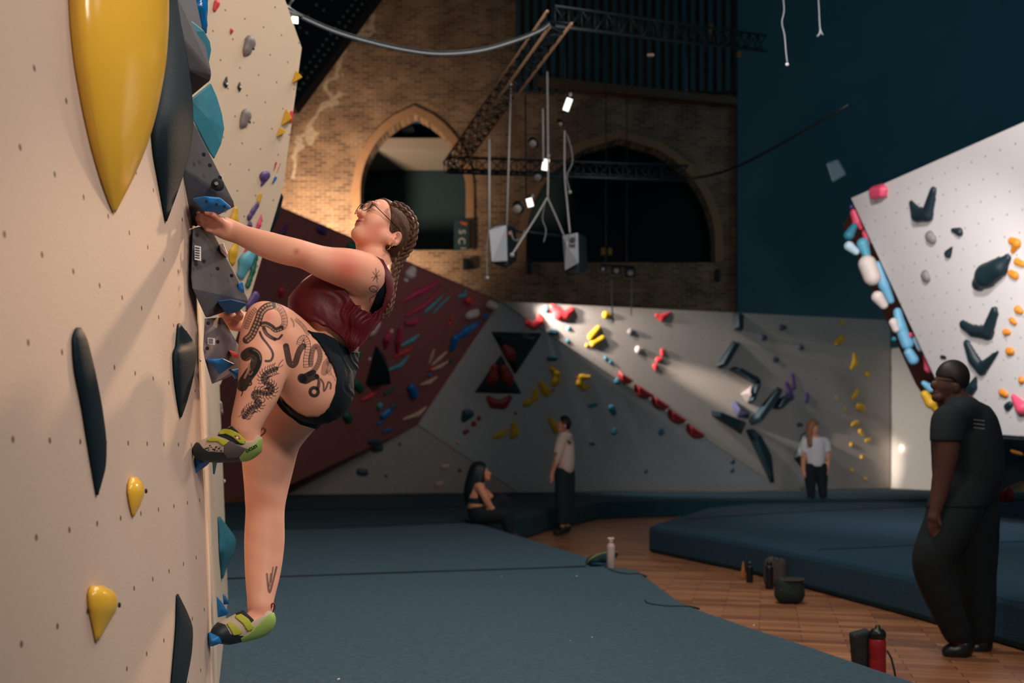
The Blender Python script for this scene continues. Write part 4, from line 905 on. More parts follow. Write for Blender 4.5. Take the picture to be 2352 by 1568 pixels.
face += [hE((.076, 0, -.096), (.021, .024, .020), .02), hE((.030, 0, -.072), (.050, .045, .036), .03),
         hRC((.086, 0, .022), (.106, 0, -.014), .009, .011, .012), hE((.111, 0, -.018), (.013, .013, .011), .008)]
for sgn in (-1, 1):
    face += [hE((.100, sgn*.013, -.022), (.011, .009, .009), .006), hE((.095, sgn*.033, .012), (.016, .021, .013), .014, True)]
face += [hE((.090, 0, -.048), (.014, .026, .0085), .008), hE((.088, 0, -.062), (.014, .022, .0095), .008), hE((.106, 0, -.0545), (.012, .026, .0022), .003, True),
         hE((.112, .006, -.030), (.008, .004, .004), .004, True), hE((.112, -.006, -.030), (.008, .004, .004), .004, True)]
for sgn in (-1, 1):   # eyelids
    face += [hE((.080, sgn*.033, .012), (.014, .017, .013), .008)]
ears = []
for sgn in (-1, 1):
    ears += [hE((-.045, sgn*.078, -.040), (.021, .009, .033), .008), hRC((-.034, sgn*.079, -.058), (-.032, sgn*.074, -.074), .010, .008, .01),
             hE((-.043, sgn*.086, -.036), (.012, .007, .019), .006, True), hRC((-.036, sgn*.084, -.040), (-.030, sgn*.080, -.052), .005, .004, .004)]
head = cran+face+ears
neck = chain([(858, 560, 3.35, 31), (857, 590, 3.34, 27), (862, 630, 3.34, 34)], .03, 1.15)+chain([(840, 566, 3.33, 14), (845, 612, 3.32, 12)], .03)
torso = chain([(815, 678, 3.34, 68), (776, 742, 3.335, 57)], .05, 1.5)+chain([(776, 742, 3.335, 57), (747, 812, 3.33, 55)], .05, 1.75)
torso += [ball(725, 690, 3.25, 47, 50, 50, .05), ball(722, 692, 3.41, 46, 50, 50, .05), ball(770, 668, 3.33, 55, 95, 42, .06)]
torso += chain([(838, 634, 3.23, 42), (850, 655, 3.34, 40), (836, 640, 3.45, 42)], .05)+chain([(865, 625, 3.34, 30), (840, 620, 3.26, 34)], .04)
pelvis = [ball(737, 893, 3.26, 69, 72, 68, .05), ball(735, 890, 3.42, 66, 70, 66, .05), ball(752, 835, 3.335, 58, 105, 48, .06)]
larm = chain([(836, 629, 3.20, 46), (797, 615, 3.165, 39), (752, 606, 3.135, 33), (695, 584, 3.10, 26), (655, 575, 3.10, 26.5), (612, 562, 3.11, 25.5), (570, 546, 3.125, 20), (540, 533, 3.135, 16)], .02)
lhand = chain([(538, 532, 3.135, 16), (518, 525, 3.13, 15.5), (502, 518, 3.12, 14)], .02, .8)
for i, (bx, by, mx_, my_, tx, ty, ex, ey) in enumerate([(490, 504, 468, 495, 457, 494, 453, 485), (488, 513, 464, 505, 454, 504, 450, 495), (489, 523, 468, 516, 458, 513, 454, 505), (494, 532, 477, 527, 467, 521, 462, 512)]):
    z = .004*i; lhand += [RC(W(506, 520, 3.12), W(bx, by, 3.105+z), .013, .0078, k=.01)]
    lhand += [RC(W(bx, by, 3.105+z), W(mx_, my_, 3.095+z), .0078, .0072, k=.0035), RC(W(mx_, my_, 3.095+z), W(tx, ty, 3.115+z), .0072, .0068, k=.0035), RC(W(tx, ty, 3.115+z), W(ex, ey, 3.14+z), .0068, .0062, k=.0035)]
lhand += [RC(W(520, 519, 3.11), W(505, 504, 3.075), .014, .0095, k=.012), RC(W(505, 504, 3.075), W(490, 493, 3.05), .0095, .0078, k=.006), RC(W(490, 493, 3.05), W(474, 488, 3.04), .0078, .0066, k=.004)]
rarm = chain([(828, 650, 3.47, 40), (770, 720, 3.52, 32), (705, 790, 3.54, 26), (650, 770, 3.50, 24), (590, 742, 3.46, 17), (566, 738, 3.42, 15)], .02)
rhand = chain([(566, 738, 3.42, 15), (545, 738, 3.38, 16), (530, 734, 3.35, 15)], .02, .8)
for i, (bx, by) in enumerate([(528, 725), (524, 731), (527, 738), (532, 744)]):
    rhand += chain([(bx+8, by, 3.33+.008*i, 7), (bx-8, by-3, 3.32+.008*i, 6.4), (bx-17+i, by-7, 3.34+.008*i, 5.8), (bx-19+i, by-13, 3.37+.008*i, 5.2)], .004)
rhand += chain([(548, 730, 3.33, 8), (552, 722, 3.29, 7), (546, 716, 3.27, 6)], .006)
lthigh = chain([(727, 896, 3.22, 71), (676, 818, 3.15, 63), (630, 752, 3.09, 50)], .04)
lcalf = chain([(614, 741, 3.06, 46), (599, 790, 3.05, 42), (605, 838, 3.045, 47), (594, 898, 3.035, 40.5), (574, 948, 3.025, 31), (563, 982, 3.02, 25)], .025)+[ball(604, 728, 3.03, 32, 25, 30, .03)]
lfoot_ = chain([(563, 985, 3.02, 24), (568, 1012, 3.03, 20), (520, 1026, 3.03, 18), (475, 1034, 3.03, 11)], .02)
rleg = chain([(700, 905, 3.40, 68), (650, 960, 3.42, 66), (624, 1005, 3.42, 60), (617, 1055, 3.42, 54), (614, 1094, 3.42, 47), (611, 1131, 3.41, 41.5), (609, 1165, 3.40, 37.5), (608, 1210, 3.39, 39), (607, 1255, 3.38, 39.5), (604, 1309, 3.35, 35.5), (600, 1357, 3.31, 28), (597, 1395, 3.28, 22)], .02)+[ball(606, 1140, 3.38, 30, 25, 34, .03)]
rfoot_ = chain([(597, 1395, 3.28, 22), (596, 1422, 3.27, 19), (555, 1437, 3.22, 17), (510, 1455, 3.17, 12)], .02)
body = torso+pelvis+neck+larm+lhand+rarm+rhand+lthigh+lcalf+lfoot_+rleg+rfoot_+head
lo, hi = bounds(body, .02); fld = Field(lo, hi, .0028)
for p in [q for q in body]: fld.add([p])
V, Q = fld.mesh(); del fld; V, Q = refine(V, Q); N_ = normals(V, Q)
C_ = np.tile(np.array(lin((238, 174, 146))), (len(V), 1)); px, py = topx(V)
C_ *= (1+.05*np.sin(V[:, :1]*41+V[:, 2:]*37)*np.sin(V[:, 2:]*53))
def flush_and_shade(x, y, r, a, c=(205, 92, 72), dm=9):
    w_ = a*np.exp(-((px-x)**2+(py-y)**2)/(r*r))*(V[:, 1] < dm); C_[:] = C_*(1-w_[:, None])+np.array(lin(c))*w_[:, None]
for a_ in [(795, 615, 42, .65, (206, 78, 56)), (681, 577, 7, .5, (110, 56, 40)), (695, 592, 22, .4), (864, 530, 20, .55, (205, 84, 70)), (618, 725, 14, .45), (606, 1150, 30, .35), (655, 985, 40, .3), (600, 1405, 20, .3), (490, 500, 20, .3), (470, 490, 12, .3), (838, 503, 8, .35), (905, 553, 10, .3)]: flush_and_shade(*a_)  # the small dark spot puts elbow-crease shade into the skin colour
loc_ = (V-H0) @ HR.T/S
lipm = np.clip(1.4-np.sqrt(((loc_[:, 0]-.098)/.020)**2+(loc_[:, 1]/.026)**2+((loc_[:, 2]+.055)/.0155)**2), 0, .85)
C_ = C_*(1-lipm[:, None])+np.array(lin((170, 78, 74)))*lipm[:, None]
bez = smooth_path
TAT = []
def snake(pts, wd, dk=.9, spots=True, inner=.5):
    P = bez(pts, 5); TAT.append((P, wd, dk))
    for i in range(1, len(P)-1):
        tx, ty = P[i+1][0]-P[i-1][0], P[i+1][1]-P[i-1][1]; q = math.hypot(tx, ty)+1e-6; nx_, ny_ = -ty/q, tx/q
        if spots and i % 2 == 0: TAT.append(([(P[i][0]-nx_*wd*.12, P[i][1]-ny_*wd*.12), (P[i][0]+nx_*wd*.16, P[i][1]+ny_*wd*.16)], wd*.36, -inner))
        if not spots: 
            s_ = (-1, 0, 1)[i % 3]*.26; TAT.append(([(P[i][0]+nx_*wd*s_, P[i][1]+ny_*wd*s_), (P[i][0]+nx_*wd*s_+.5, P[i][1]+ny_*wd*s_)], wd*.20, -.35))
def zz(pts): return [(480+x/5.88, 697+y/5.88) for x, y in pts]
def dots(P, wd, cols, size, dk, step=1):
    for i in range(1, len(P)-1, step):
        tx, ty = P[i+1][0]-P[i-1][0], P[i+1][1]-P[i-1][1]; q = math.hypot(tx, ty)+1e-6; nx_, ny_ = -ty/q, tx/q
        for c in cols: TAT.append(([(P[i][0]+nx_*wd*c, P[i][1]+ny_*wd*c), (P[i][0]+nx_*wd*c+tx/q*.8, P[i][1]+ny_*wd*c+ty/q*.8)], size, dk))
def ladder(P, wd, dk):
    for sgn in (-1, 1):
        e = []
        for i in range(1, len(P)-1):
            tx, ty = P[i+1][0]-P[i-1][0], P[i+1][1]-P[i-1][1]; q = math.hypot(tx, ty)+1e-6; e.append((P[i][0]-ty/q*wd/2*sgn, P[i][1]+tx/q*wd/2*sgn))
            if sgn > 0 and i % 2: TAT.append(([(P[i][0]-ty/q*wd/2, P[i][1]+tx/q*wd/2), (P[i][0]+ty/q*wd/2, P[i][1]-tx/q*wd/2)], 1.3, dk))
        TAT.append((e, 1.6, dk))
P = bez(zz([(505, 490), (570, 430), (620, 330), (665, 220), (700, 120), (770, 50), (850, 25)]), 5); TAT.append((P, 18, .93)); dots(P, 18, (-.20, .22), 4.6, -.85, 2)
P = bez(zz([(900, 35), (970, 80), (1015, 180), (1020, 280), (980, 330)]), 5); TAT.append((P, 13, .30)); ladder(P, 13, .6); dots(P, 12, (.2,), 3, .35, 2)
P = bez(zz([(975, 330), (900, 355), (840, 310), (770, 275), (715, 280)]), 5); TAT.append((P, 12, .93)); dots(P, 12, (-.2,), 3.4, -.8, 2)
P = bez(zz([(640, 70), (590, 120), (555, 190), (520, 270), (495, 340)]), 5); ladder(P, 9, .75); dots(P, 8, (0,), 4, .45, 2)
TAT.append((bez(zz([(740, 330), (770, 400), (830, 450), (890, 480)])), 8.5, .93)); TAT.append((bez(zz([(880, 478), (940, 475), (985, 425)])), 5, .93)); dots(bez(zz([(745, 350), (780, 410), (840, 455)])), 8, (.1,), 2, -.4)
TAT.append((bez(zz([(685, 385), (720, 460), (790, 550), (850, 640), (862, 710), (830, 770), (765, 775)])), 5.5, .93))
TAT.append((bez(zz([(500, 700), (560, 660), (630, 700), (640, 780), (600, 880), (540, 960), (480, 1050), (450, 1110)])), 26, .94))
TAT.append((bez(zz([(560, 640), (640, 680), (680, 760), (650, 870), (580, 970)])), 10, .94)); TAT.append((bez(zz([(600, 625), (670, 670), (700, 760)])), 1.4, -.6))
TAT.append((bez(zz([(540, 820), (535, 880), (505, 950), (480, 1000)])), 5, -.85)); TAT.append((bez(zz([(560, 880), (530, 930), (560, 960), (590, 920)])), 1.8, -.7)); TAT.append((bez(zz([(500, 760), (560, 730), (600, 780)])), 1.3, -.4))
TAT.append((bez(zz([(520, 1110), (570, 1090), (560, 1040)])), 4, .93)); TAT.append((bez(zz([(430, 1120), (452, 1190), (435, 1245)])), 2.8, .9))
cent = bez(zz([(905, 880), (840, 905), (770, 940), (730, 1000), (750, 1060), (820, 1095), (855, 1140), (835, 1200), (760, 1215), (690, 1195), (620, 1200), (600, 1250), (645, 1295), (685, 1335), (655, 1385), (590, 1400), (540, 1440), (510, 1490), (475, 1530)]), 5)
TAT.append((cent, 11, .92)); TAT.append((bez(zz([(920, 880), (960, 800), (1000, 760)])), 1.8, .9)); TAT.append((bez(zz([(900, 860), (950, 860), (1000, 830)])), 1.6, .9)); TAT.append((bez(zz([(480, 1500), (430, 1510), (400, 1530)])), 1.6, .9))
for i in range(1, len(cent)-1, 2):
    if 50 < i < 64: continue
    tx, ty = cent[i+1][0]-cent[i-1][0], cent[i+1][1]-cent[i-1][1]; q = math.hypot(tx, ty)+1e-6; nx_, ny_ = -ty/q, tx/q
    for s_ in (-1, 1): TAT.append(([cent[i], (cent[i][0]+s_*nx_*9+tx/q*1, cent[i][1]+s_*ny_*9+ty/q*1), (cent[i][0]+s_*nx_*13-tx/q*4, cent[i][1]+s_*ny_*13-ty/q*4)], 2.0, .9))
dots(cent, 11, (-.25, .25), 2.4, -.55, 3)
P = bez(zz([(1040, 575), (1060, 680), (1085, 790), (1130, 830), (1170, 790), (1200, 690), (1235, 610), (1275, 575)]), 6); TAT.append((P, 14, .93)); dots(P, 14, (-.25, 0, .25), 1.3, -.3)
P = bez(zz([(1215, 560), (1240, 490), (1290, 465), (1330, 530), (1332, 640), (1312, 760), (1318, 870)]), 6); TAT.append((P, 12, .12)); ladder(P, 12.5, .85)
P = bez(zz([(1375, 830), (1380, 720), (1405, 620), (1445, 575), (1490, 630), (1498, 730), (1465, 830), (1410, 910), (1340, 960)]), 6); TAT.append((P, 10.5, .62)); ladder(P, 11, .5); dots(P, 10, (-.2, .2), 1.4, .5)
TAT.append((bez(zz([(1410, 930), (1320, 970), (1260, 1010), (1300, 1050), (1380, 1010), (1450, 985)])), 13, .93)); TAT.append((zz([(1255, 1005), (1262, 1015)]), 21, .93))
TAT.append(([(721.5+9.3*math.cos(g), 899.5+9.3*math.sin(g)) for g in np.linspace(0, 2*PI, 20)], 8, .93)); TAT.append((bez(zz([(1450, 975), (1485, 1030), (1480, 1100), (1465, 1150)])), 8, .85)); dots(bez(zz([(1490, 1000), (1505, 1060), (1500, 1110)])), 5, (0,), 2.5, -.5)
TAT.append((bez(zz([(1510, 1020), (1545, 1080), (1552, 1180), (1590, 1120), (1612, 1060), (1645, 1085), (1640, 1150)])), 4.2, .8))
TAT.append((bez(zz([(1610, 775), (1570, 830), (1555, 930)])), 15, .5)); TAT.append((bez(zz([(1610, 800), (1635, 860), (1600, 920)])), 10, .45)); TAT.append((bez(zz([(1630, 930), (1690, 1000), (1700, 1040)])), 3, .35)); TAT.append(([(757+5*math.cos(g), 856+5*math.sin(g)) for g in np.linspace(0, 2*PI, 12)], 2, .45))
TAT.append((bez(zz([(1110, 205), (1140, 250), (1145, 310)])), 4, .55)); TAT.append((bez(zz([(1190, 230), (1270, 310), (1335, 410)])), 9, .38)); ladder(bez(zz([(1150, 190), (1250, 280), (1320, 370)])), 7, .4)
TAT += [([(857, 625), (868, 640)], 2.2, .7), ([(871, 621), (859, 641)], 2.2, .6), ([(853, 638), (873, 632)], 2, .6), ([(863, 617), (866, 647)], 3.5, .5), ([(856, 645), (862, 637)], 2, .6)]
TAT += [(bez([(848, 662), (857, 656), (867, 662), (862, 671), (852, 668), (848, 662)]), 2.5, .75), (bez([(856, 664), (866, 672), (858, 680), (850, 685), (849, 692)]), 2.6, .65), (bez([(868, 655), (872, 668)]), 2, .5)]
TAT += [(bez([(613, 1318), (615, 1340), (619, 1360), (626, 1338), (635, 1302)]), 5, .75), ([(622, 1336), (627, 1303)], 3.5, .7), ([(619, 1345), (622, 1318)], 5, .6)]
inks = [t for t in TAT if t[2] > 0]; lights = [(a_, b_, -c_) for a_, b_, c_ in TAT if c_ < 0]
low = (V[:, 1] < 3.2) | (py > 1250) | ((py < 700) & (px > 840))
C2 = C_.copy(); strokepaint(V, C2, inks, N_); strokepaint(V, C2, lights, N_, inkc=lin((200, 150, 126)))
C_[low] = C2[low]
bo = npobj('body', V, Q, skin, clm); setcol(bo, C_)
print('body verts', len(V))

velvet = mat('burgundy_velvet', (84, 8, 20), 0.5, var=.3, scale=30, sheen=.35, bump=.12, bscale=60, spec=.35)
velvet.node_tree.nodes['Principled BSDF'].inputs['Sheen Tint'].default_value = (1, .22, .28, 1); velvet.node_tree.nodes['Principled BSDF'].inputs['Sheen Roughness'].default_value = .35
black = mat('black_jersey', (12, 24, 30), .8, var=.15, scale=30, bump=.2, bscale=120, spec=.2)
def folds(cx, cy, k, amp, r0, r1):
    def post(V, Q):
        x, y = topx(V); a = np.arctan2(y-cy, x-cx); r = np.hypot(x-cx, y-cy); w_ = np.clip((r-r0)/30, 0, 1)*np.clip((r1-r)/60, 0, 1)
        a = a+.10*np.sin(r*.035)+.05*np.sin(r*.09+a*5)
        return V+normals(V, Q)*(amp*w_*(np.sin(a*k)*np.clip(.5+np.sin(a*7.3+r*.01), 0, 1)+.6*np.sin(a*k*1.7+1)*np.clip(.5-np.sin(a*5.1), 0, 1)))[:, None]
    return post
hem = chain([(835, 700, 3.33, 48), (812, 780, 3.33, 36)], .05, 1.7)+chain([(720, 705, 3.33, 42), (752, 752, 3.33, 40), (800, 790, 3.33, 26)], .04, 2.0)
tank = [(737, 615), (690, 650), (655, 690), (660, 735), (694, 741), (715, 741), (735, 743), (755, 753), (769, 763), (783, 775), (795, 788), (804, 812), (845, 778), (885, 722), (905, 680), (905, 640), (880, 596), (860, 586), (864, 598), (876, 622), (884, 645), (886, 672), (877, 706), (855, 720), (826, 706), (802, 680), (788, 655), (778, 630)]
shell('tank_top', torso+pelvis+hem, .008, tank, velvet, clm, .0032, post=folds(812, 835, 34, .0042, 10, 200))
bra = [(858, 590), (868, 596), (880, 625), (889, 648), (890, 690), (878, 718), (846, 722), (856, 700), (868, 668), (877, 645), (872, 625)]
shell('sports_bra', torso, .005, bra, black, clm, .0032)
waistb = chain([(752, 812, 3.33, 61), (745, 850, 3.335, 66)], .04, 1.65)
shorts = [(706, 756), (716, 762), (744, 765), (769, 777), (790, 795), (803, 810), (835, 806), (835, 900), (810, 960), (740, 990), (690, 975), (650, 945), (622, 908), (634, 903), (655, 928), (680, 948), (703, 959), (733, 957), (757, 936), (770, 902), (774, 868), (765, 840), (752, 818), (735, 788), (714, 765)]
shell('shorts', torso+pelvis+lthigh+rleg[:6], .006, shorts, black, clm, .0032, post=folds(760, 770, 30, .002, 20, 230))
# face details
eyew = mat('eye_white', (225, 220, 215), .2); iris = mat('iris', (60, 70, 60), .2); lash = mat('lash_brown', (50, 28, 22), .7)
for sgn in (-1, 1):
    c_ = Vector(h(.084, sgn*.033, .012)); e = MB()
    e.lathe(c_, [(.0001, -.010*S), (.0095*S, -.006*S), (.0115*S, 0), (.0095*S, .006*S), (.006*S, .0095*S), (.0001, .011*S)], 16, Vector(Hf)).build('eye', eyew, clm, True)
    g_ = Vector(Hf*.9+Hu*.12+Hl*sgn*.05).normalized(); MB().lathe(c_+g_*.0096*S, [(.0066*S, 0), (.0056*S, .0018*S), (.0001, .0024*S)], 14, g_).build('iris', iris, clm, True)
    br_ = [h(.1005-.012*abs(t)**1.6-.002, sgn*(.014+.034*t), .036+.010*math.sin(t*2.6)) for t in (0, .2, .4, .6, .8, 1.0)]
    MB().tube(br_, [.0018*S, .0030*S, .0032*S, .0028*S, .0020*S, .0008*S], 6).build('eyebrow', lash, clm, True)
    li = [h(.0975-.010*abs(t-.5)*2*abs(t-.5), sgn*(.020+.028*t), .0165+.005*math.sin(t*PI)) for t in (0, .25, .5, .75, 1)]
    MB().tube(li, [.0006*S, .0014*S, .0016*S, .0016*S, .0012*S], 6).build('eyelash', lash, clm, True)
# glasses (worn: a thing of its own)
gm = mat('dark_metal_frame', (46, 36, 36), .3, .6); gl = mat('spectacle_glass', (235, 240, 245), .03, alpha=.10, spec=.8)
gs = thing('glasses', Vector(h(.1, 0, .01)), 'round thin-rimmed glasses worn by the climbing woman', 'glasses')
for sgn in (-1, 1):
    c_ = np.array([.110, sgn*.034, .010]); rr = .0245
    ring = [h(c_[0]-.0045*math.cos(g), c_[1]+sgn*rr*math.cos(g), c_[2]+rr*math.sin(g)) for g in np.linspace(0, 2*PI, 33)]
    MB().tube(ring, .0013*S*1.1, 6, False).build('rim', gm, gs, True)
    mb = MB(); mb.add([h(*c_)]+ring[:-1], [(0, i+1, (i+1) % 32+1) for i in range(32)]); mb.build('lens', gl, gs, True)
    MB().tube([h(.105, sgn*.058, .014), h(.098, sgn*.068, .014), h(.04, sgn*.079, .004), (h(-.035, sgn*.082, -.004)), h(-.062, sgn*.070, -.018)], .0016*S*1.2, 6).build('temple_arm', gm, gs, True)
MB().tube([h(.109, -.011, .014), h(.114, 0, .019), h(.109, .011, .014)], .0014*S, 6).build('bridge', gm, gs, True)
gold = mat('gold', (220, 170, 110), .25, 1.0)
ec = np.array([-.034, .086, -.080]); MB().tube([h(ec[0]+.007*math.cos(g), ec[1]+.002, ec[2]+.007*math.sin(g)) for g in np.linspace(0, 2*PI, 17)], .0009, 5, False).build('earring', gold, clm, True)
MB().tube([h(-.034, .088, -.088), h(-.034, .088, -.100), h(-.030, .088, -.108)], [.001, .0014, .0018], 5).build('earring', gold, clm, True)
# hair: scalp shell, two braids
hairm = bpy.data.materials.new('brown_hair'); hairm.use_nodes = True; nt = hairm.node_tree; b = nt.nodes['Principled BSDF']
tc = nt.nodes.new('ShaderNodeTexCoord'); mpn = nt.nodes.new('ShaderNodeMapping'); mpn.inputs['Scale'].default_value = (60, 60, 14); mpn.inputs['Rotation'].default_value = (0, .9, 0)
nzz = nt.nodes.new('ShaderNodeTexNoise'); nzz.inputs['Scale'].default_value = 9; nzz.inputs['Detail'].default_value = 8; nt.links.new(tc.outputs['Object'], mpn.inputs[0]); nt.links.new(mpn.outputs[0], nzz.inputs[0])
rp = nt.nodes.new('ShaderNodeValToRGB'); rp.color_ramp.elements[0].position = .35; rp.color_ramp.elements[0].color = (*lin((34, 22, 18)), 1); rp.color_ramp.elements[1].position = .7; rp.color_ramp.elements[1].color = (*lin((124, 78, 50)), 1)
nt.links.new(nzz.outputs['Fac'], rp.inputs[0]); nt.links.new(rp.outputs[0], b.inputs['Base Color']); b.inputs['Roughness'].default_value = .42
bp = nt.nodes.new('ShaderNodeBump'); bp.inputs['Strength'].default_value = .8; bp.inputs['Distance'].default_value = .004; nt.links.new(nzz.outputs['Fac'], bp.inputs['Height']); nt.links.new(bp.outputs[0], b.inputs['Normal'])
def hairline(X, Y, Z):
    P = np.stack([X-H0[0], Y-H0[1], Z-H0[2]], -1) @ HR.T/S; f_, l_, u_ = P[:, 0], np.abs(P[:, 1]), P[:, 2]
    front = .90*(f_-.070)-.44*(u_-.098)+.10*(l_/.07)**2*.12
    front = np.maximum(front, .004-.06*0+f_*.9-.012-np.clip(.02-u_, -1, 1)*0-.9*np.maximum(.0, u_+.01)*.78-.0)
    low_ = -(u_+.082+.3*(f_+.05)); earh = .024-np.sqrt(((f_+.045))**2+((u_+.040)*.75)**2)
    earh = np.where(l_ > .05, earh, -1)
    return S*np.maximum(np.maximum(front, low_), earh)
shell('hair', cran+[hE((-.055, 0, -.035), (.060, .064, .055), .03)], .0055, None, hairm, clm, .0026, extra=hairline)
def braid(path, rad, name='braid', per=15.0):
    P = [Vector(p) for p in smooth_path([tuple(W(*p)) for p in path], 10)]; R_ = np.interp(np.linspace(0, 1, len(P)), np.linspace(0, 1, len(rad)), rad)
    s_ = [0]
    for a, b_ in zip(P, P[1:]): s_.append(s_[-1]+(b_-a).length)
    mb = MB()
    for k in range(3):
        pts = []; rs = []
        for i, p in enumerate(P):
            t = (P[min(i+1, len(P)-1)]-P[max(i-1, 0)]).normalized(); u_ = t.cross(Vector((0, -1, 0))).normalized(); v_ = t.cross(u_); ph = s_[i]/(.0105)*1.0+2*PI*k/3
            pts.append(p+u_*R_[i]*.62*math.sin(ph)+v_*R_[i]*.38*math.sin(2*ph)); rs.append(R_[i]*.52)
        mb.tube(pts, rs, 7)
    mb.build(name, hairm, clm, True)
braid([(899, 468, 3.27), (918, 475, 3.26), (937, 492, 3.26), (947, 515, 3.27), (946, 542, 3.28), (934, 567, 3.30), (917, 590, 3.31), (905, 615, 3.30), (900, 645, 3.29), (897, 680, 3.285), (893, 708, 3.28), (884, 722, 3.28), (878, 731, 3.28)], [.0075, .0085, .009, .0095, .0105, .0105, .0095, .008, .006, .0035])
braid([(905, 466, 3.36), (928, 474, 3.38), (949, 498, 3.38), (955, 525, 3.38), (948, 560, 3.38), (930, 588, 3.37), (914, 618, 3.36), (907, 650, 3.35), (903, 682, 3.35), (897, 712, 3.35), (889, 728, 3.35)], [.008, .009, .0095, .010, .0105, .0095, .008, .006, .0035])

# ---- climbing shoes (worn: things of their own)
rubber = mat('black_rubber', (26, 36, 42), .55, var=.2, scale=25); greyrand = mat('grey_rand', (92, 84, 88), .6); lime = mat('lime_strap', (176, 178, 52), .7, var=.08, scale=60); suede = mat('pale_suede', (196, 176, 158), .8)
limeh = mat('lime_heel', (150, 178, 90), .5); wine = mat('wine_loop', (110, 34, 44), .7); lred = mat('logo_red', (176, 40, 40), .6); lwh = mat('logo_white', (235, 230, 225), .6); blackm = mat('black_mesh', (26, 30, 34), .8); printm = mat('black_print', (20, 24, 26), .7)
def drape(o_name, verts2, faces, target, m, parent, base_d, lift=.0008):
    """lay a flat marking on the surface facing the viewer side"""
    dg = target.data; off = Vector(parent.location)
    bv = BVHTree.FromPolygons([v.co+off for v in dg.vertices], [tuple(p.vertices) for p in dg.polygons]); out = []
    for (x, y) in verts2:
        r = Vector(((x-CX)/F, 1, -(y-HY)/F)).normalized(); hit_ = bv.ray_cast(Vector((0, 0, HC)), r)
        p = hit_[0]-r*lift if hit_[0] is not None else W(x, y, base_d)
        out.append(p)
    return mobj(o_name, out, faces, m, parent)
def textverts(s, size):
    cu = bpy.data.curves.new('t', 'FONT'); cu.body = s; cu.size = size; cu.align_x = 'CENTER'; cu.align_y = 'CENTER'; cu.offset = size*.02
    o = bpy.data.objects.new('t', cu); sc.collection.objects.link(o); bpy.context.view_layer.update()
    me = bpy.data.meshes.new_from_object(o.evaluated_get(bpy.context.evaluated_depsgraph_get()))
    vs = [(v.co.x, v.co.y) for v in me.vertices]; fs = [tuple(p.vertices) for p in me.polygons]
    bpy.data.objects.remove(o); bpy.data.curves.remove(cu); bpy.data.meshes.remove(me); return vs, fs
def xf(vs, cx, cy, ang, sx=1, sy=1, shear=0):
    c, s_ = math.cos(ang), math.sin(ang); return [(cx+(x*sx+shear*y)*c-(-y*sy)*s_, cy+(x*sx+shear*y)*s_+(-y*sy)*c) for x, y in vs]
def shoe(label, foot_, anchor, K):
    t = thing('climbing_shoe', W(*anchor), label, 'shoe')
    up = shell('upper', foot_, .004, K['open'], suede, t, .0026)
    shell('rand', foot_, .0055, K['rand'], rubber, t, .0026)
    if 'grey' in K: shell('side_panel', foot_, .0062, K['grey'], greyrand, t, .0026)
    if 'tongue' in K: shell('tongue', foot_, .0058, K['tongue'], blackm, t, .0026)
    he = shell('heel_cup', foot_, .0072, K['heel'], limeh, t, .0026)
    for s_ in K['straps']: st_ = shell('strap', foot_, .0098, s_, lime, t, .0026)
    MB().tube([W(*p) for p in smooth_path(K['loop'], 6)], .0028, 6).build('pull_loop', wine, t, True)
    return t, up, he, st_
f1 = chain([(462, 1035, 3.02, 12), (480, 1031, 3.02, 18), (512, 1024, 3.02, 23), (545, 1018, 3.025, 26), (566, 1013, 3.03, 26), (572, 1012, 3.03, 25)], .02, 1.05)+chain([(556, 985, 3.02, 25), (566, 1013, 3.03, 25)], .02)+chain([(500, 1040, 3.03, 15), (560, 1035, 3.03, 17)], .02)
K1 = dict(open=[(440, 1010), (470, 1008), (500, 988), (528, 978), (538, 984), (553, 1003), (567, 1013), (580, 1012), (592, 998), (603, 1005), (600, 1070), (440, 1070)],
 rand=[(438, 1010), (458, 1017), (466, 1028), (478, 1036), (512, 1038), (522, 1043), (560, 1040), (575, 1066), (560, 1075), (438, 1075)],
 grey=[(515, 1016), (530, 1012), (548, 1022), (568, 1030), (560, 1050), (520, 1052), (513, 1036)],
 tongue=[(498, 1000), (520, 984), (532, 978), (545, 990), (556, 1006), (566, 1014), (556, 1022), (540, 1020), (520, 1008)],
 heel=[(549, 1050), (566, 1030), (585, 1018), (593, 1008), (602, 1008), (602, 1062), (556, 1064)],
 straps=[[(503, 992), (512, 984), (530, 986), (550, 996), (563, 1010), (563, 1020), (551, 1018), (535, 1004), (518, 996), (503, 998)], [(475, 1010), (488, 1003), (505, 1006), (524, 1012), (522, 1018), (513, 1024), (500, 1014), (478, 1014)]],
 loop=[(590, 1006, 3.03), (596, 993, 3.03), (602, 983, 3.03), (609, 986, 3.035), (607, 994, 3.04), (598, 1001, 3.04), (592, 1006, 3.04)])
s1, up1, he1, st1 = shoe('black and lime climbing shoe on the raised foot', f1, (540, 1060, 3.03), K1)
sole_bbv = None
vs, fs = textverts('ocun', 15); drape('lettering', xf(vs, 577, 1029, -.48, 1, 1, .1), fs, he1, printm, s1, 3.0, .0012)
def ngon(cx, cy, r, n, a0=0, k=1): return [(cx+r*math.cos(a0+2*PI*i/n), cy+r*math.sin(a0+2*PI*i/n)*k) for i in range(n)]
sq = [(538, 1000), (548, 1000), (552, 1009), (541, 1009)]; stq = bpy.data.objects[[c.name for c in s1.children if c.name.startswith('strap')][0]]
drape('emblem_plate', sq, [(0, 1, 2, 3)], stq, lred, s1, 3.0, .0010)
em = MB(); vv = []; ff = []
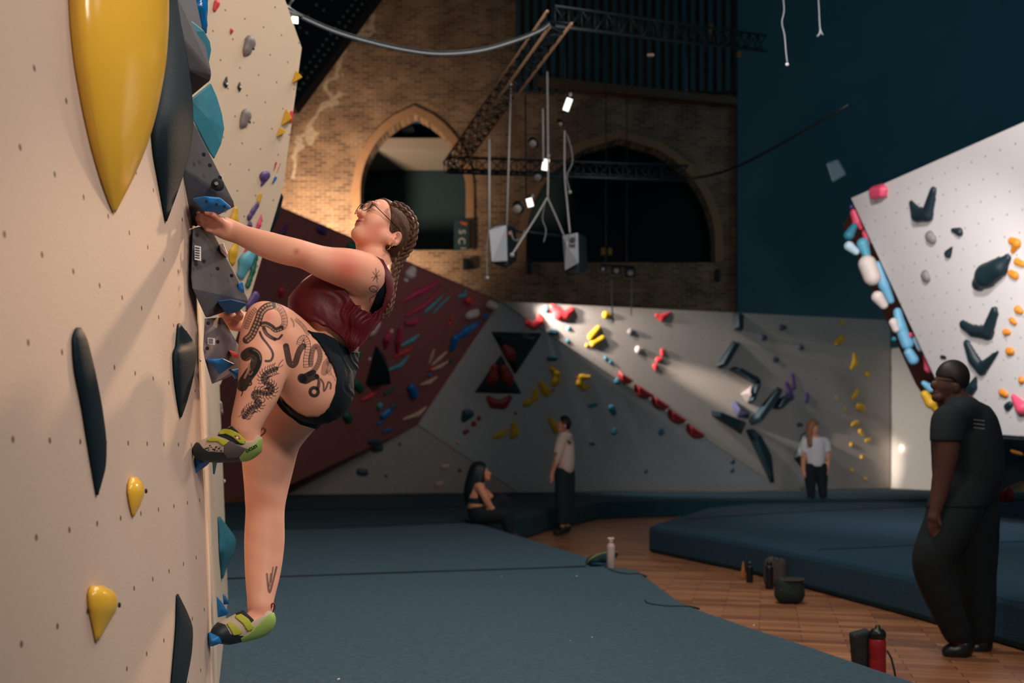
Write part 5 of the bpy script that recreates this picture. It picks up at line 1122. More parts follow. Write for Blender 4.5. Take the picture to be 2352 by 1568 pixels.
for k in range(6):
    g = PI*k/3; c2, s2 = math.cos(g), math.sin(g); b0 = len(vv); vv += [(545+c2*.3-s2*.9, 1004.6+s2*.3+c2*.9), (545+c2*3.2-s2*.9, 1004.6+s2*3.2+c2*.9), (545+c2*3.2+s2*.9, 1004.6+s2*3.2-c2*.9), (545+c2*.3+s2*.9, 1004.6+s2*.3-c2*.9)]; ff.append((b0, b0+1, b0+2, b0+3))
drape('emblem', vv, ff, stq, lwh, s1, 3.0, .0014)
sp = []; sf = []
random.seed(3)
for k in range(20):
    x, y = random.uniform(470, 510), 0; y = 1025+(x-470)*.12+random.uniform(-4, 7); q = ngon(x, y, random.uniform(1.2, 2.6), 6, 0, .7); sf.append(tuple(range(len(sp), len(sp)+6))); sp += q
drape('toe_print', sp, sf, up1, printm, s1, 3.0, .0022)
f2 = chain([(503, 1456, 3.15, 13), (522, 1448, 3.18, 19), (550, 1438, 3.21, 23), (580, 1430, 3.25, 24), (600, 1424, 3.27, 23)], .02, 1.05)+chain([(590, 1400, 3.28, 23), (600, 1424, 3.27, 23)], .02)+chain([(530, 1458, 3.18, 14), (590, 1442, 3.26, 15)], .02)
K2 = dict(open=[(478, 1420), (520, 1420), (548, 1405), (560, 1402), (575, 1418), (586, 1424), (605, 1412), (618, 1398), (635, 1405), (640, 1490), (478, 1490)],
 rand=[(478, 1425), (500, 1428), (518, 1434), (530, 1456), (560, 1460), (556, 1492), (478, 1492)],
 tongue=[(540, 1408), (558, 1400), (576, 1416), (584, 1424), (570, 1436), (550, 1428)],
 heel=[(552, 1466), (575, 1452), (590, 1436), (604, 1420), (620, 1408), (634, 1405), (638, 1462), (560, 1480)],
 straps=[[(540, 1413), (554, 1409), (570, 1420), (583, 1438), (580, 1446), (569, 1449), (558, 1432), (541, 1418)], [(520, 1432), (530, 1427), (545, 1438), (557, 1452), (550, 1458), (536, 1459), (528, 1443)]],
 loop=[(615, 1408, 3.27), (622, 1398, 3.27), (625, 1386, 3.27), (631, 1388, 3.275), (630, 1398, 3.28), (621, 1409, 3.28)])
s2, up2, he2, st2 = shoe('lime and black climbing shoe on the standing foot', f2, (560, 1490, 3.2), K2)
# ------------------------------------------------------------------ rigging over the hall
steel = mat('truss_black', (30, 44, 50), .5, .3); tsteel = mat('truss_warm_lit', (216, 168, 132), .5, .3); gsteel = mat('galvanised', (150, 152, 156), .4, .6)  # second tone puts warm lamplight on the diagonal chords into the colour
white_strap = mat('pale_strap', (200, 196, 196), .7); cabb = mat('dark_cable', (30, 40, 46), .5); cabl = mat('grey_cable', (150, 152, 156), .5)
def truss(offs, a, b, nseg, label, mchord, mbrace, r=.02):
    a = Vector(a); b = Vector(b); t = thing('lighting_truss', a, label, 'truss', None)
    P = [Vector(o) for o in offs]
    for o in P: MB().tube([a+o, b+o], r, 8).build('chord', mchord, t, True)
    mb = MB()
    for i in range(nseg):
        for j in range(len(P)):
            k = (j+1) % len(P); p = a+(b-a)*(i/nseg); q = a+(b-a)*((i+1)/nseg)
            if i % 2: mb.tube([p+P[j], q+P[k]], r*.45, 5)
            else: mb.tube([p+P[k], q+P[j]], r*.45, 5)
            mb.tube([p+P[j], p+P[k]], r*.45, 5)
    mb.build('bracing', mbrace, t, True); return t
ta = W(1022, 398, 14.0); tb = W(1262, 62, 9.4)
truss([(0, 0, 0), (-.02, 0, .15), (.21, 0, .035)], ta, tb, 22, 'brown-lit triangular lighting truss running diagonally up towards the roof', tsteel, steel, .014)
truss([(0, 0, 0), (0, 0, .22), (0, .2, .1)], W(1030, 396, 14.1), W(1580, 415, 14.6), 18, 'black horizontal lighting truss joined to the lower end of the diagonal one', steel, steel, .018)
truss([(0, 0, 0), (0, 0, .2), (0, .2, .1)], W(1275, 62, 9.6), W(1760, 118, 12.5), 20, 'dim black truss high up under the roof, right of the diagonal one', steel, steel, .016)
def line(name, pts, r, m, label, cat='cable', group=None, n=6, parent=None):
    o = MB().tube([W(*p) for p in smooth_path(pts, 5)] if len(pts) > 2 else [W(*p) for p in pts], r, n).build(name, m, parent, True)
    return tag(o, label, cat, group) if label else o
cb = [(640, 8, 7.2), (700, 38, 7.5), (770, 68, 7.8), (850, 92, 8.1), (930, 110, 8.4), (1010, 119, 8.7), (1100, 112, 8.9), (1180, 90, 9.1), (1240, 66, 9.3), (1262, 50, 9.4)]
cbt = thing('cable_bundle', W(*cb[0]), 'sagging bundle of black and grey cables slung from the upper wall to the truss', 'cable')
for k, (dy, r, m) in enumerate([(0, .010, cabb), (5, .008, cabl), (9, .007, cabb)]): line('cable', [(x, y+dy, d) for x, y, d in cb], r, m, None, parent=cbt)
# lamp by the upper wall
emw = mat('lamp_face_warm', (255, 230, 200), .5, emit=(1.0, .82, .62), estr=9); emc = mat('lamp_face_cool', (255, 250, 245), .5, emit=(1, .93, .88), estr=1.6)
t = thing('spotlight', W(677, 45, 7.4), 'small warm glowing spotlight at the tip of the upper wall', 'spotlight')
hull([W(x, y, d) for x, y in ((669, 34), (686, 36), (686, 56), (668, 54)) for d in (7.42, 7.55)], 'housing', steel, t, .004); 
hull([W(x, y, d) for x, y in ((670, 38), (684, 39), (684, 54), (670, 52)) for d in (7.40, 7.42)], 'lamp_face', emw, t)
o = MB().tube([W(640, 0, 7.3), W(668, 22, 7.35), W(694, 38, 7.45)], .012, 8).build('bracket_bar', gsteel, None, True); tag(o, 'pale metal bar carrying the warm spotlight at the upper wall tip', 'bar')
o = MB().tube([W(662, 14, 7.35), W(680, -12, 7.35)], .010, 8).build('bracket_bar', gsteel, None, True); tag(o, 'short pale metal bar rising out of frame above the warm spotlight', 'bar')
# riveted girder
gt = thing('roof_girder', W(760, 120, 20), 'dark riveted roof girder slanting behind the tip of the upper wall', 'girder')
prism([W(x, y, 20.0) for x, y in ((676, 246), (872, -20), (960, -140), (330, -140), (330, 246))], (0, .4, 0), 'girder_plate', mat('girder_paint', (26, 40, 48), .6), gt)
mb = MB()
for row, (ox, oy) in enumerate([(-12, -8), (-26, -18), (-62, -46), (-78, -58)]):
    for i in range(24):
        x = 690+i*9.6+ox; y = 226-i*13+oy
        if row > 1 and i % 2: continue
        mb.lathe(W(x, y, 19.99), [(.028, .01), (.022, .03), (.002, .04)], 8, (0, -1, 0))
mb.build('rivets', mat('rivet_paint', (215, 190, 150), .5), gt, True)['kind'] = 'stuff'
# pendant lamp in the left arch
t = thing('pendant_lamp', W(937, 305, BY+1.2), 'white dome pendant lamp inside the top of the left arch', 'lamp')
MB().lathe(W(937, 303, BY+1.2), [(.19, 0), (.19, .06), (.14, .16), (.06, .24), (.03, .28)], 24).build('lamp_shade', mat('enamel', (190, 182, 172), .5), t, True)
MB().tube([W(937, 280, BY+1.2), W(937, 268, BY+1.2)], .012, 6).build('rod', steel, t)
# speakers and their straps
spk_g = mat('speaker_grille', (168, 172, 180), .45, .2, var=.15, scale=6); spk_b = mat('speaker_black', (22, 34, 40), .5); br_m = mat('bracket_grey', (130, 130, 134), .45, .5)
t = thing('loudspeaker', W(1155, 612, 11), 'left hanging loudspeaker with pale front and dark side', 'loudspeaker')
hull([W(x, y, d) for x, y, d in ((1124, 526, 10.9), (1140, 515, 11.0), (1185, 522, 11.25), (1187, 598, 11.25), (1163, 614, 11.0), (1127, 603, 10.9), (1150, 515, 11.4), (1150, 612, 11.4), (1168, 517, 10.95), (1168, 612, 10.95))], 'cabinet', spk_b, t, .01)
hull([W(x, y, d) for x, y, d in ((1123, 528, 10.86), (1139, 517, 10.94), (1164, 516, 10.88), (1166, 600, 10.88), (1129, 602, 10.84), (1141, 601, 10.9))], 'grille', spk_g, t, .008)
disc_ = MB().lathe(W(1172, 536, 10.93), [(.025, 0), (.02, .01)], 14, (.6, -1, 0)).build('socket', mat('socket_pink', (220, 150, 140), .5), t)
t = thing('loudspeaker', W(1322, 632, 11.5), 'right hanging loudspeaker in a grey bracket', 'loudspeaker')
hull([W(x, y, d) for x, y, d in ((1292, 540, 11.5), (1330, 535, 11.45), (1347, 545, 11.75), (1350, 618, 11.75), (1330, 630, 11.5), (1298, 628, 11.5), (1320, 540, 11.9), (1320, 628, 11.9))], 'cabinet', spk_b, t, .01)
hull([W(x, y, d) for x, y, d in ((1291, 540, 11.40), (1328, 533, 11.36), (1330, 604, 11.36), (1297, 622, 11.40), (1300, 560, 11.34))], 'grille', spk_g, t, .006)
hull([W(x, y, d) for x, y in ((1307, 540), (1322, 538), (1322, 562), (1307, 563)) for d in (11.30, 11.33)], 'bracket', br_m, t, .006)
MB().lathe(W(1315, 550, 11.28), [(.03, 0), (.028, .01)], 14, (0, -1, 0)).build('socket', spk_b, t)
o = MB().tube([W(1187, 530, 11.1), W(1296, 543, 11.45)], .018, 8).build('spreader_bar', steel, None, True); tag(o, 'dark horizontal bar linking the two loudspeakers', 'bar')
LN = [
 ([(1124, 320, 11.1), (1124, 522, 10.95)], .014, white_strap, 'pale strap at the left edge of the left loudspeaker', 'strap'),
 ([(1174, 190, 11.1), (1164, 517, 11.0)], .011, white_strap, 'pale strap from the truss to the top of the left loudspeaker', 'strap'),
 ([(1124, 520, 10.86), (1118, 570, 10.86), (1119, 636, 10.86)], .007, cabl, 'thin pale cable hanging below the left loudspeaker', 'cable'),
 ([(1247, 250, 11.3), (1248, 372, 11.3)], .011, white_strap, 'pale strap above the middle flood lamp, left one', 'strap'),
 ([(1257, 165, 11.3), (1259, 370, 11.3), (1258, 455, 11.3)], .011, white_strap, 'long pale strap passing the middle flood lamp', 'strap'),
 ([(1297, 300, 11.5), (1297, 400, 11.5), (1303, 470, 11.5), (1309, 535, 11.4)], .011, white_strap, 'pale strap down to the right loudspeaker', 'strap'),
 ([(1256, 455, 11.2), (1230, 500, 11.1), (1177, 583, 10.85)], .011, white_strap, 'knotted rope slanting to the left loudspeaker', 'rope'),
 ([(1258, 455, 11.2), (1278, 500, 11.3), (1295, 540, 11.4)], .011, white_strap, 'knotted rope slanting to the right loudspeaker', 'rope'),
 ([(1255, 455, 11.25), (1246, 500, 11.25), (1254, 528, 11.25), (1249, 556, 11.25)], .007, cabl, 'crooked cable end between the two slanting ropes', 'cable'),
 ([(1302, 308, 11.45), (1313, 345, 11.45), (1314, 375, 11.45), (1302, 404, 11.45), (1309, 440, 11.45)], .008, cabl, 'curly cable below the top flood lamp', 'cable'),
 ([(1207, 220, 12.0), (1209, 448, 12.0)], .010, steel, 'dark pole above the lowest flood lamp', 'pole'),
 ([(1298, 60, 11.6), (1298, 212, 11.6)], .009, steel, 'dark pole above the top flood lamp', 'pole'),
 ([(1174, 530, 10.9), (1180, 550, 10.88), (1196, 548, 11.0), (1205, 528, 11.1)], .007, cabl, 'looped signal cable at the side of the left loudspeaker', 'cable'),
 ([(1799, -5, 9.0), (1801, 25, 9.0), (1796, 52, 9.0), (1802, 80, 9.0), (1805, 115, 9.0), (1808, 142, 9.0)], .0045, cabl, 'longer of two thin cable ends dangling at the top right', 'cable'),
 ([(1880, -5, 9.4), (1882, 40, 9.4), (1884, 66, 9.4), (1890, 80, 9.4)], .0045, cabl, 'shorter of two thin cable ends dangling at the top right, with a split tip', 'cable'),
 ([(1884, 68, 9.4), (1882, 78, 9.4), (1877, 83, 9.4)], .006, cabl, 'plug on the shorter dangling cable end', 'plug'),
 ([(1404, 640, 18), (1405, 690, 18), (1409, 740, 18)], .014, white_strap, 'left wisp of pale cord hanging over the back wall', 'cord'),
 ([(1451, 640, 18), (1450, 725, 18)], .010, white_strap, 'right wisp of pale cord hanging over the back wall', 'cord'),
 ([(1577, 130, 16), (1577, 222, 16)], .015, mat('blue_tube', (110, 120, 170), .5), 'pale bluish tube hanging high in front of the fluted panelling', 'tube'),
]
for pts, r, m, lab, cat in LN:
    line({'strap': 'hanging_strap', 'cable': 'hanging_cable', 'rope': 'rope', 'pole': 'hanging_pole', 'plug': 'cable_plug', 'cord': 'loose_cord', 'tube': 'hanging_tube'}[cat], pts, r, m, lab, cat)
for (x, y, d, r, lab) in ((1119, 638, 10.86, .022, 'round pale knob at the end of the cable under the left loudspeaker'), (1808, 148, 9, .016, 'small white plug at the end of the longer dangling cable'), (1309, 441, 11.45, .022, 'pale plug at the end of the curly cable'), (1176, 585, 10.82, .028, 'pale knot where the slanting rope meets the left loudspeaker')):
    o = MB().lathe(W(x, y, d), [(.002, -r), (r*.8, -r*.6), (r, 0), (r*.8, r*.6), (.002, r)], 14).build('cable_plug', white_strap, None, True); tag(o, lab, 'plug')
def flood(x, y, d, w_, h_, ang, label, lit=emc):
    t = thing('flood_lamp', W(x, y, d), label, 'lamp'); c, s_ = math.cos(ang), math.sin(ang)
    q = [(x+a*w_/2*c-b*h_/2*s_, y+a*w_/2*s_+b*h_/2*c) for a, b in ((-1, -1), (1, -1), (1, 1), (-1, 1))]
    hull([W(px, py, dd) for px, py in [(x+(a-x)*1.25, y+(b-y)*1.2) for a, b in q] for dd in (d+.01, d+.14)], 'housing', steel, t, .01)
    hull([W(px, py, dd) for px, py in q for dd in (d-.005, d+.01)], 'lamp_face', lit, t)
    MB().tube([W(q[1][0], q[1][1]-4, d+.05), W(x+2, y-h_*.9, d+.05), W(q[0][0], q[0][1]-4, d+.05)], .010, 6).build('yoke', steel, t, True)
    MB().lathe(W(x+w_*.45, y-h_*.75, d), [(.02, 0), (.022, .02), (.01, .04)], 10, (0, -1, 0)).build('clamp', white_strap, t, True)
flood(1304, 240, 11.5, 14, 30, .35, 'topmost hanging flood lamp with a glowing diamond face')
flood(1253, 378, 11.3, 15, 26, .15, 'middle hanging flood lamp with a glowing face')
flood(1217, 465, 12.0, 14, 20, -.25, 'lowest hanging flood lamp with a glowing face')
for i, (x, y, w_, h_, lab) in enumerate([(1290, 285, 12, 26, 'dark unlit lamp just below the topmost flood lamp'), (1239, 408, 20, 14, 'dark unlit lamp beside the middle flood lamp'), (1193, 480, 24, 20, 'dark unlit lamp left of the lowest flood lamp'), (1228, 330, 20, 14, 'small dark lamp with a pale face above the middle flood lamp')]):
    t = thing('stage_lamp', W(x, y, 11.8), lab, 'lamp')
    MB().lathe(W(x, y, 11.9), [(w_*.0026, 0), (w_*.0028, .06), (w_*.0024, .14), (w_*.0010, .2)], 16, (-.2, .8, .5)).build('housing', steel, t, True)
    MB().lathe(W(x-w_*.2, y, 11.8), [(w_*.0022, 0), (w_*.002, .01)], 16, (-.2, -.8, -.3)).build('lens', mat('pale_lens', (190, 180, 176), .2), t, True)
t = thing('lamp_bar', W(1415, 612, 17), 'short bar with three small stage lamps in front of the right arch', 'lamp bar')
MB().tube([W(1380, 609, 17), W(1456, 613, 17)], .02, 6).build('bar', steel, t)
for x in (1392, 1440): MB().tube([W(x, 609, 17), W(x, 60, 17)], .008, 5).build('suspension_rod', steel, t)
for x, y, r in ((1383, 618, 8), (1414, 622, 12), (1446, 627, 13)):
    q = MB().box(W(x, y, 17), (r*2*17/F, .2, r*1.6*17/F)).build('stage_lamp', steel, t, False, .02)
    MB().lathe(W(x+2, y, 16.88), [(r*.5*17/F, 0), (r*.4*17/F, .01)], 12, (0, -1, 0)).build('lens', mat('pale_lens', (190, 180, 176), .2), q)
for x, lab in ((1385, 'left small yellow box lamp on the sill of the right arch'), (1401, 'right small yellow box lamp on the sill of the right arch')):
    o = MB().box(W(x, 578, BY+.2), (.09*1.2, .12, .2)).build('yellow_box', mat('amber', (200, 140, 40), .5), None, False, .01); tag(o, lab, 'box')
o = MB().box(W(1763, 646, BY-.2), (.2, .15, .13)).build('wall_lamp', mat('pale_lens', (190, 180, 176), .2), None, False, .02); tag(o, 'small pale lamp box on the dark brick right of the arch', 'lamp')
for x, y, w_, h_, lab in ((1069, 606, 12, 26, 'small black wall speaker below the left arch'), (1215, 613, 12, 28, 'small black wall speaker left of the right arch'), (1648, 632, 10, 28, 'small black wall speaker below the right end of the right arch')):
    o = MB().box(W(x, y, BY-.13), (w_*BY/F, .2, h_*BY/F)).build('wall_speaker', spk_b, None, False, .02); tag(o, lab, 'speaker')
o = hull([W(x, y, d) for x, y in ((1897, 375), (1925, 365), (1945, 400), (1912, 420)) for d in (12.0, 12.3)], 'loudspeaker', mat('dim_speaker', (44, 66, 78), .6), None, .02); tag(o, 'dim tilted loudspeaker in the dark left of the bright wall', 'loudspeaker')
o = line('roof_cable', [(1560, 415, 15), (1700, 380, 13.5), (1950, 240, 12)], .02, steel, 'thin dark beam rising to the right through the dark roof space', 'beam')
for x, y, c, lab in ((1634, 68, (170, 130, 50), 'tiny amber tag high in the dark, left one'), (1697, 125, (190, 120, 40), 'tiny amber tag high in the dark, right one')):
    o = MB().box(W(x, y, 13), (.05, .04, .13 if x < 1650 else .06)).build('cable_tag', mat('amber2%d' % x, c, .5), None, False, .006); tag(o, lab, 'tag')
for x, y, lab in ((1494, 127, 'small pale fitting on the dim high truss'), (1108 + 0, 0, None)):
    if lab: o = MB().box(W(x, y, 10.9), (.075, .04, .028)).build('truss_fitting', mat('fitting_pink', (190, 150, 150), .5), None, False, .004); tag(o, lab, 'fitting')
# banner in the left arch
t = thing('banner', W(1059, 572, BY-.1), 'dark teal vertical banner with pale letters at the right side of the left arch', 'banner')
hull([W(x, y, d) for x, y in ((1043, 505), (1077, 505), (1077, 573), (1043, 573)) for d in (BY-.16, BY-.11)], 'banner_cloth', mat('banner_teal', (26, 62, 70), .7), t)
for s_, x, y, a_, sz in (('S', 1061, 532, PI/2, 22), ('C', 1060, 553, PI/2, 22), ('I', 1064, 570, PI/2, 18)):
    vs, fs = textverts(s_, sz); vs = xf(vs, x, y, a_); mobj('letter', [W(px, py, BY-.17) for px, py in vs], fs, mat('banner_letters', (180, 176, 176), .6), t)
mobj('letter', [W(px, py, BY-.17) for px, py in ((1056, 508), (1074, 512), (1072, 518), (1060, 514))], [(0, 3, 2, 1)], mat('banner_orange', (210, 90, 50), .6), t)

# ------------------------------------------------------------------ things on the mats and the floor
def MZP(x, y): return W(x, y, (HC-MZ)*F/(y-HY))
def FZP(x, y): return W(x, y, HC*F/(y-HY))
# frosted bottle
c = MZP(1403, 1305); t = thing('water_bottle', c, 'white frosted water bottle standing on the corner of the near mat', 'bottle')
MB().lathe(c, [(.028, 0), (.031, .006), (.031, .10), (.031, .168), (.030, .180), (.022, .195), (.014, .204)], 28).build('bottle_body', mat('frosted_plastic', (214, 190, 186), .45, var=.04, sss=.1), t, True)
MB().lathe(c, [(.014, .203), (.018, .206), (.019, .216), (.017, .222), (.030, .240), (.026, .242), (.002, .236)], 28).build('cap', mat('white_cap', (236, 206, 196), .5), t, True)
c = MZP(1386, 1300)+Vector((0, .12, 0)); t = thing('drawstring_bag', c, 'crumpled dark green bag with yellow edging lying behind the white bottle', 'bag')
pr = [RC(c+Vector((-.09, 0, .035)), c+Vector((.02, .02, .05)), .035, .05, (0, 1, 0), 1.3, .03), RC(c+Vector((.02, .02, .05)), c+Vector((.10, .0, .085)), .045, .03, (0, 1, 0), 1.3, .03), RC(c+Vector((-.12, 0, .015)), c+Vector((-.05, 0, .03)), .012, .03, None, 1, .03)]
blobmesh('bag_body', pr, .006, mat('bag_green', (26, 62, 66), .8, var=.3, scale=40, bump=.8, bscale=50), t, cut=lambda X, Y, Z: (MZ+.001)-Z+0*X+0*Y)
MB().tube([c+Vector(v) for v in ((-.13, -.03, .01), (-.10, -.05, .05), (-.05, -.05, .083), (.0, -.05, .10), (.06, -.05, .11), (.12, -.03, .105))], .004, 6).build('yellow_edging', mat('bag_yellow', (200, 180, 50), .6), t, True)
MB().tube([c+Vector(v) for v in ((-.09, -.06, .012), (-.02, -.08, .014), (.05, -.07, .012))], .007, 6).build('blue_strap', mat('bag_blue', (20, 90, 130), .6), t, True)
# carpet seams lifting off
mats_ = [o for o in bpy.data.objects if o.name.startswith('crash_mat')]
seam = mat('dark_seam_strip', (16, 32, 40), .9)  # plain dark tone for the strips along the carpet seams
m0 = bpy.data.objects['crash_mat']; m1 = bpy.data.objects['crash_mat.001']; m3 = bpy.data.objects['crash_mat.003']; m2 = bpy.data.objects['crash_mat.002']
def seamline(par, pts, r=.006):
    P = []
    for x, y in smooth_path(pts, 6): p = MZP(x, y); p.z = MZ+.001; P.append(p)
    MB().tube(P, r, 6).build('seam', seam, par, True)
seamline(m0, [(1392, 1302), (1410, 1312), (1440, 1318), (1468, 1318), (1484, 1324)], .007)
seamline(m0, [(1482, 1378), (1490, 1386), (1530, 1392), (1580, 1393), (1606, 1398)], .006)
seamline(m1, [(560, 1217), (800, 1212), (1000, 1203), (1072, 1199)], .012)
seamline(m1, [(520, 1330), (900, 1316), (1100, 1310), (1250, 1305), (1345, 1301)], .010)
seamline(m3, [(1580, 1193), (1800, 1178), (2100, 1164), (2300, 1158)], .012)
seamline(m3, [(1880, 1262), (1990, 1258), (2110, 1252), (2290, 1246), (2450, 1240)], .008)
m2seam = [(560, 1172), (900, 1168), (1120, 1160)]
P = [];
for x, y in m2seam: p = MZP(x, y); p.z = MZ-.004; P.append(p)
MB().tube(P, .012, 6).build('seam', seam, m2, True)
crumb = mat('chalk_crumb', (225, 220, 215), .9)
for x, y, r, lab in ((1325, 1325, .009, 'largest white chalk crumb on the near mat'), (1427, 1390, .006, 'white chalk crumb right of the bottle on the mat'), (1360, 1464, .004, 'tiny white chalk speck in the middle of the near mat'), (1310, 1472, .003, 'tinier white chalk speck in the middle of the near mat'), (778, 1562, .006, 'white chalk crumb at the bottom edge of the near mat'), (1152, 1326, .006, 'flat white chalk speck by the mat seam'), (1731, 1437, .006, 'white chalk crumb at the very edge of the near mat')):
    c = MZP(x, y); c.z = MZ+.001; random.seed(int(x)); P = [c+Vector((random.uniform(-r, r), random.uniform(-r, r), random.uniform(0, r*1.2))) for _ in range(12)]
    o = hull(P, 'chalk_crumb', crumb, None); tag(o, lab, 'chalk crumb', 'chalk crumbs on the mat')
# things beside the right mat
camo = mat('camo_fabric', (78, 72, 70), .8, var=.5, scale=18, bump=.4); dkf = mat('dark_fabric', (30, 44, 46), .8, var=.4, scale=14, bump=.4); dpl = mat('dark_plastic', (22, 30, 34), .35)
c = FZP(1780, 1346); t = thing('rucksack', c, 'upright mottled grey rucksack leaning by the right mat', 'bag')
pr = [RC(c+Vector((-.03, 0, .06)), c+Vector((-.03, 0, .21)), .075, .065, (0, 1, 0), .8, .03), RC(c+Vector((.04, 0, .06)), c+Vector((.045, 0, .20)), .075, .06, (0, 1, 0), .8, .03)]
blobmesh('bag_body', pr, .008, camo, t, cut=lambda X, Y, Z: .001-Z+0*X+0*Y)
MB().tube([c+Vector(v) for v in ((-.03, -.05, .26), (0, -.06, .30), (.03, -.05, .26))], .006, 6).build('loop', dkf, t, True)
def bottle(c, r, h_, mb_, mc, label, name='drinks_bottle'):
    t = thing(name, c, label, 'bottle')
    MB().lathe(c, [(r*.9, 0), (r, .01), (r, h_*.68), (r*.92, h_*.74), (r*.6, h_*.80)], 20).build('bottle_body', mb_, t, True)
    MB().lathe(c, [(r*.6, h_*.795), (r*.75, h_*.81), (r*.72, h_*.9), (r*.35, h_*.93), (r*.3, h_)], 20).build('cap', mc, t, True); return t
bottle(FZP(1767, 1352), .035, .27, dpl, dpl, 'black bottle standing in front of the mottled grey rucksack')
bottle(FZP(1722, 1338), .032, .21, dpl, dpl, 'dark bottle left of the mottled rucksack')
c = FZP(1707, 1330); o = MB().lathe(c, [(.028, 0), (.030, .02), (.018, .09), (.008, .14), (.006, .17)], 16, None, 1, .6).build('cone_bottle', mat('amber_plastic', (190, 120, 70), .5), None, True); tag(o, 'small amber tapered bottle leftmost beside the right mat', 'bottle')
c = FZP(1812, 1385); t = thing('chalk_bucket', c, 'round dark camouflage chalk bucket lowest beside the right mat', 'bag')
pr = [RC(c+Vector((-.03, 0, .08)), c+Vector((.04, 0, .08)), .088, .088, None, 1, .03), RC(c+Vector((-.035, 0, .15)), c+Vector((.045, 0, .15)), .075, .075, None, 1, .03)]
blobmesh('bucket_body', pr, .008, dkf, t, cut=lambda X, Y, Z: np.maximum(.001-Z, Z-.205)+0*X+0*Y)
MB().tube([c+Vector((.02+.10*math.cos(g), .08*math.sin(g), .195)) for g in np.linspace(0, 2*PI, 25)], .010, 6, False).build('rim', camo, t, True)
MB().lathe(c+Vector((-.08, -.075, .12)), [(.006, 0), (.005, .006)], 10, (-.5, -1, 0)).build('buckle', bolt, t)
# red bottle and black pouch in front
rp_ = mat('red_plastic', (150, 30, 42), .4)
c = W(2016, 1400, 5.35); c.z = 0; t = thing('sports_bottle', c, 'red sports bottle with black cap half hidden by the near mat, bottom right', 'bottle')
MB().lathe(c, [(.040, 0), (.043, .01), (.043, .12), (.040, .13), (.043, .14), (.043, .225), (.036, .235)], 24).build('bottle_body', rp_, t, True)
MB().lathe(c, [(.040, .234), (.043, .24), (.043, .262), (.034, .280), (.014, .286), (.012, .302), (.004, .306)], 24).build('cap', dpl, t, True)
c2 = W(1984, 1400, 5.42); c2.z = 0; t = thing('pouch', c2, 'black open pouch beside the red sports bottle', 'bag')
hull([c2+Vector(v) for v in ((-.05, -.03, 0), (.03, -.03, 0), (.03, .04, 0), (-.05, .04, 0), (-.068, -.04, .245), (.03, -.03, .27), (.03, .05, .27), (-.068, .05, .245))], 'pouch_body', dkf, t, .012)
MB().tube([c2+Vector(v) for v in ((.115, -.03, .16), (.135, -.04, .12), (.15, -.04, .06), (.16, -.04, .0))], .006, 6).build('strap', dkf, t, True)
for x, lab in ((2295, 'left small red bottle far back on the right mat'), (2318, 'right small red bottle far back on the right mat')):
    bottle(MZP(x, 1152), .085, .33 if x < 2300 else .27, mat('far_red', (220, 60, 66), .5), mat('far_red', (220, 60, 66), .5), lab)

# ------------------------------------------------------------------ people in the hall
def person(label, anchor, bodyp, hairp, garments, vox, eyes=None, skincol=(222, 156, 128), haircut=None, hairoff=.010, hairc=(24, 26, 30), extra_hair=()):
    t = thing('person', anchor, label, 'person'); lo, hi = bounds(bodyp, .03); f = Field(lo, hi, vox); f.add(bodyp); V, Q = f.mesh()
    o = npobj('body', V, Q, skin, t); setcol(o, np.tile(np.array(lin(skincol)), (len(V), 1)))
    hm_ = mat('hair_%d_%d_%d' % hairc, hairc, .55, var=.3, scale=60)
    shell('hair', hairp+list(extra_hair), hairoff, haircut, hm_, t, vox)
    for name, pr, off, poly, m in garments: shell(name, pr, off, poly, m, t, vox)
    return t
cotton = mat('white_cotton', (226, 200, 190), .85, var=.05, bump=.2, bscale=40); cotton2 = mat('white_cotton_cool', (226, 222, 224), .85, var=.05, bump=.2, bscale=40)
trous = mat('dark_trousers', (22, 40, 46), .85, bump=.2, bscale=30); darksh = mat('dark_tee', (12, 28, 34), .85, bump=.2, bscale=30)
# man in white looking up at the wall, his back to the camera
d = 14.6
hd_ = [ball(1297, 972, d, 14, 16, 17, .02), ball(1288, 979, d, 9, 12, 12, .02), ball(1279, 976, d, 4, 3, 4, .02), ball(1284, 988, d, 5, 8, 5, .02), ball(1297, 978, d-.10, 4, 3, 6, .01)]
tor = chain([(1297, 1008, d, 15), (1298, 1045, d, 17), (1297, 1078, d, 16)], .05, 1.5)+chain([(1297, 1002, d-.17, 11), (1297, 1000, d, 12), (1297, 1002, d+.17, 11)], .04)
nk = chain([(1295, 984, d, 9), (1297, 1000, d, 10)], .03)
arm1 = chain([(1290, 1008, d-.19, 9), (1282, 1040, d-.22, 7.5), (1274, 1068, d-.20, 5.5), (1268, 1088, d-.18, 4)], .02)
hnd = chain([(1268, 1088, d-.18, 4), (1266, 1097, d-.18, 4.5)], .02)+sum([chain([(1264+k*1.6, 1099, d-.18-.006*k, 1.5), (1264+k*1.6, 1109-abs(k-1), d-.18-.006*k, 1.2)], .003) for k in range(4)], [])+chain([(1270, 1094, d-.18, 1.6), (1272, 1101, d-.18, 1.3)], .003)
arm2 = chain([(1304, 1008, d+.19, 9), (1306, 1040, d+.22, 7), (1300, 1068, d+.2, 5)], .02)+chain([(1300, 1068, d+.2, 5), (1298, 1092, d+.18, 4)], .01)
legs = chain([(1292, 1082, d-.09, 14), (1290, 1130, d-.10, 11), (1291, 1165, d-.10, 9), (1292, 1208, d-.10, 6)], .04)+chain([(1303, 1082, d+.09, 14), (1305, 1130, d+.10, 11), (1303, 1165, d+.12, 9), (1302, 1206, d+.12, 6)], .04)
feet = chain([(1292, 1212, d-.1, 6), (1290, 1220, d-.1, 5), (1276, 1224, d-.1, 4.2)], .02)+chain([(1303, 1208, d+.12, 6), (1302, 1216, d+.12, 5), (1290, 1219, d+.12, 4)], .02)
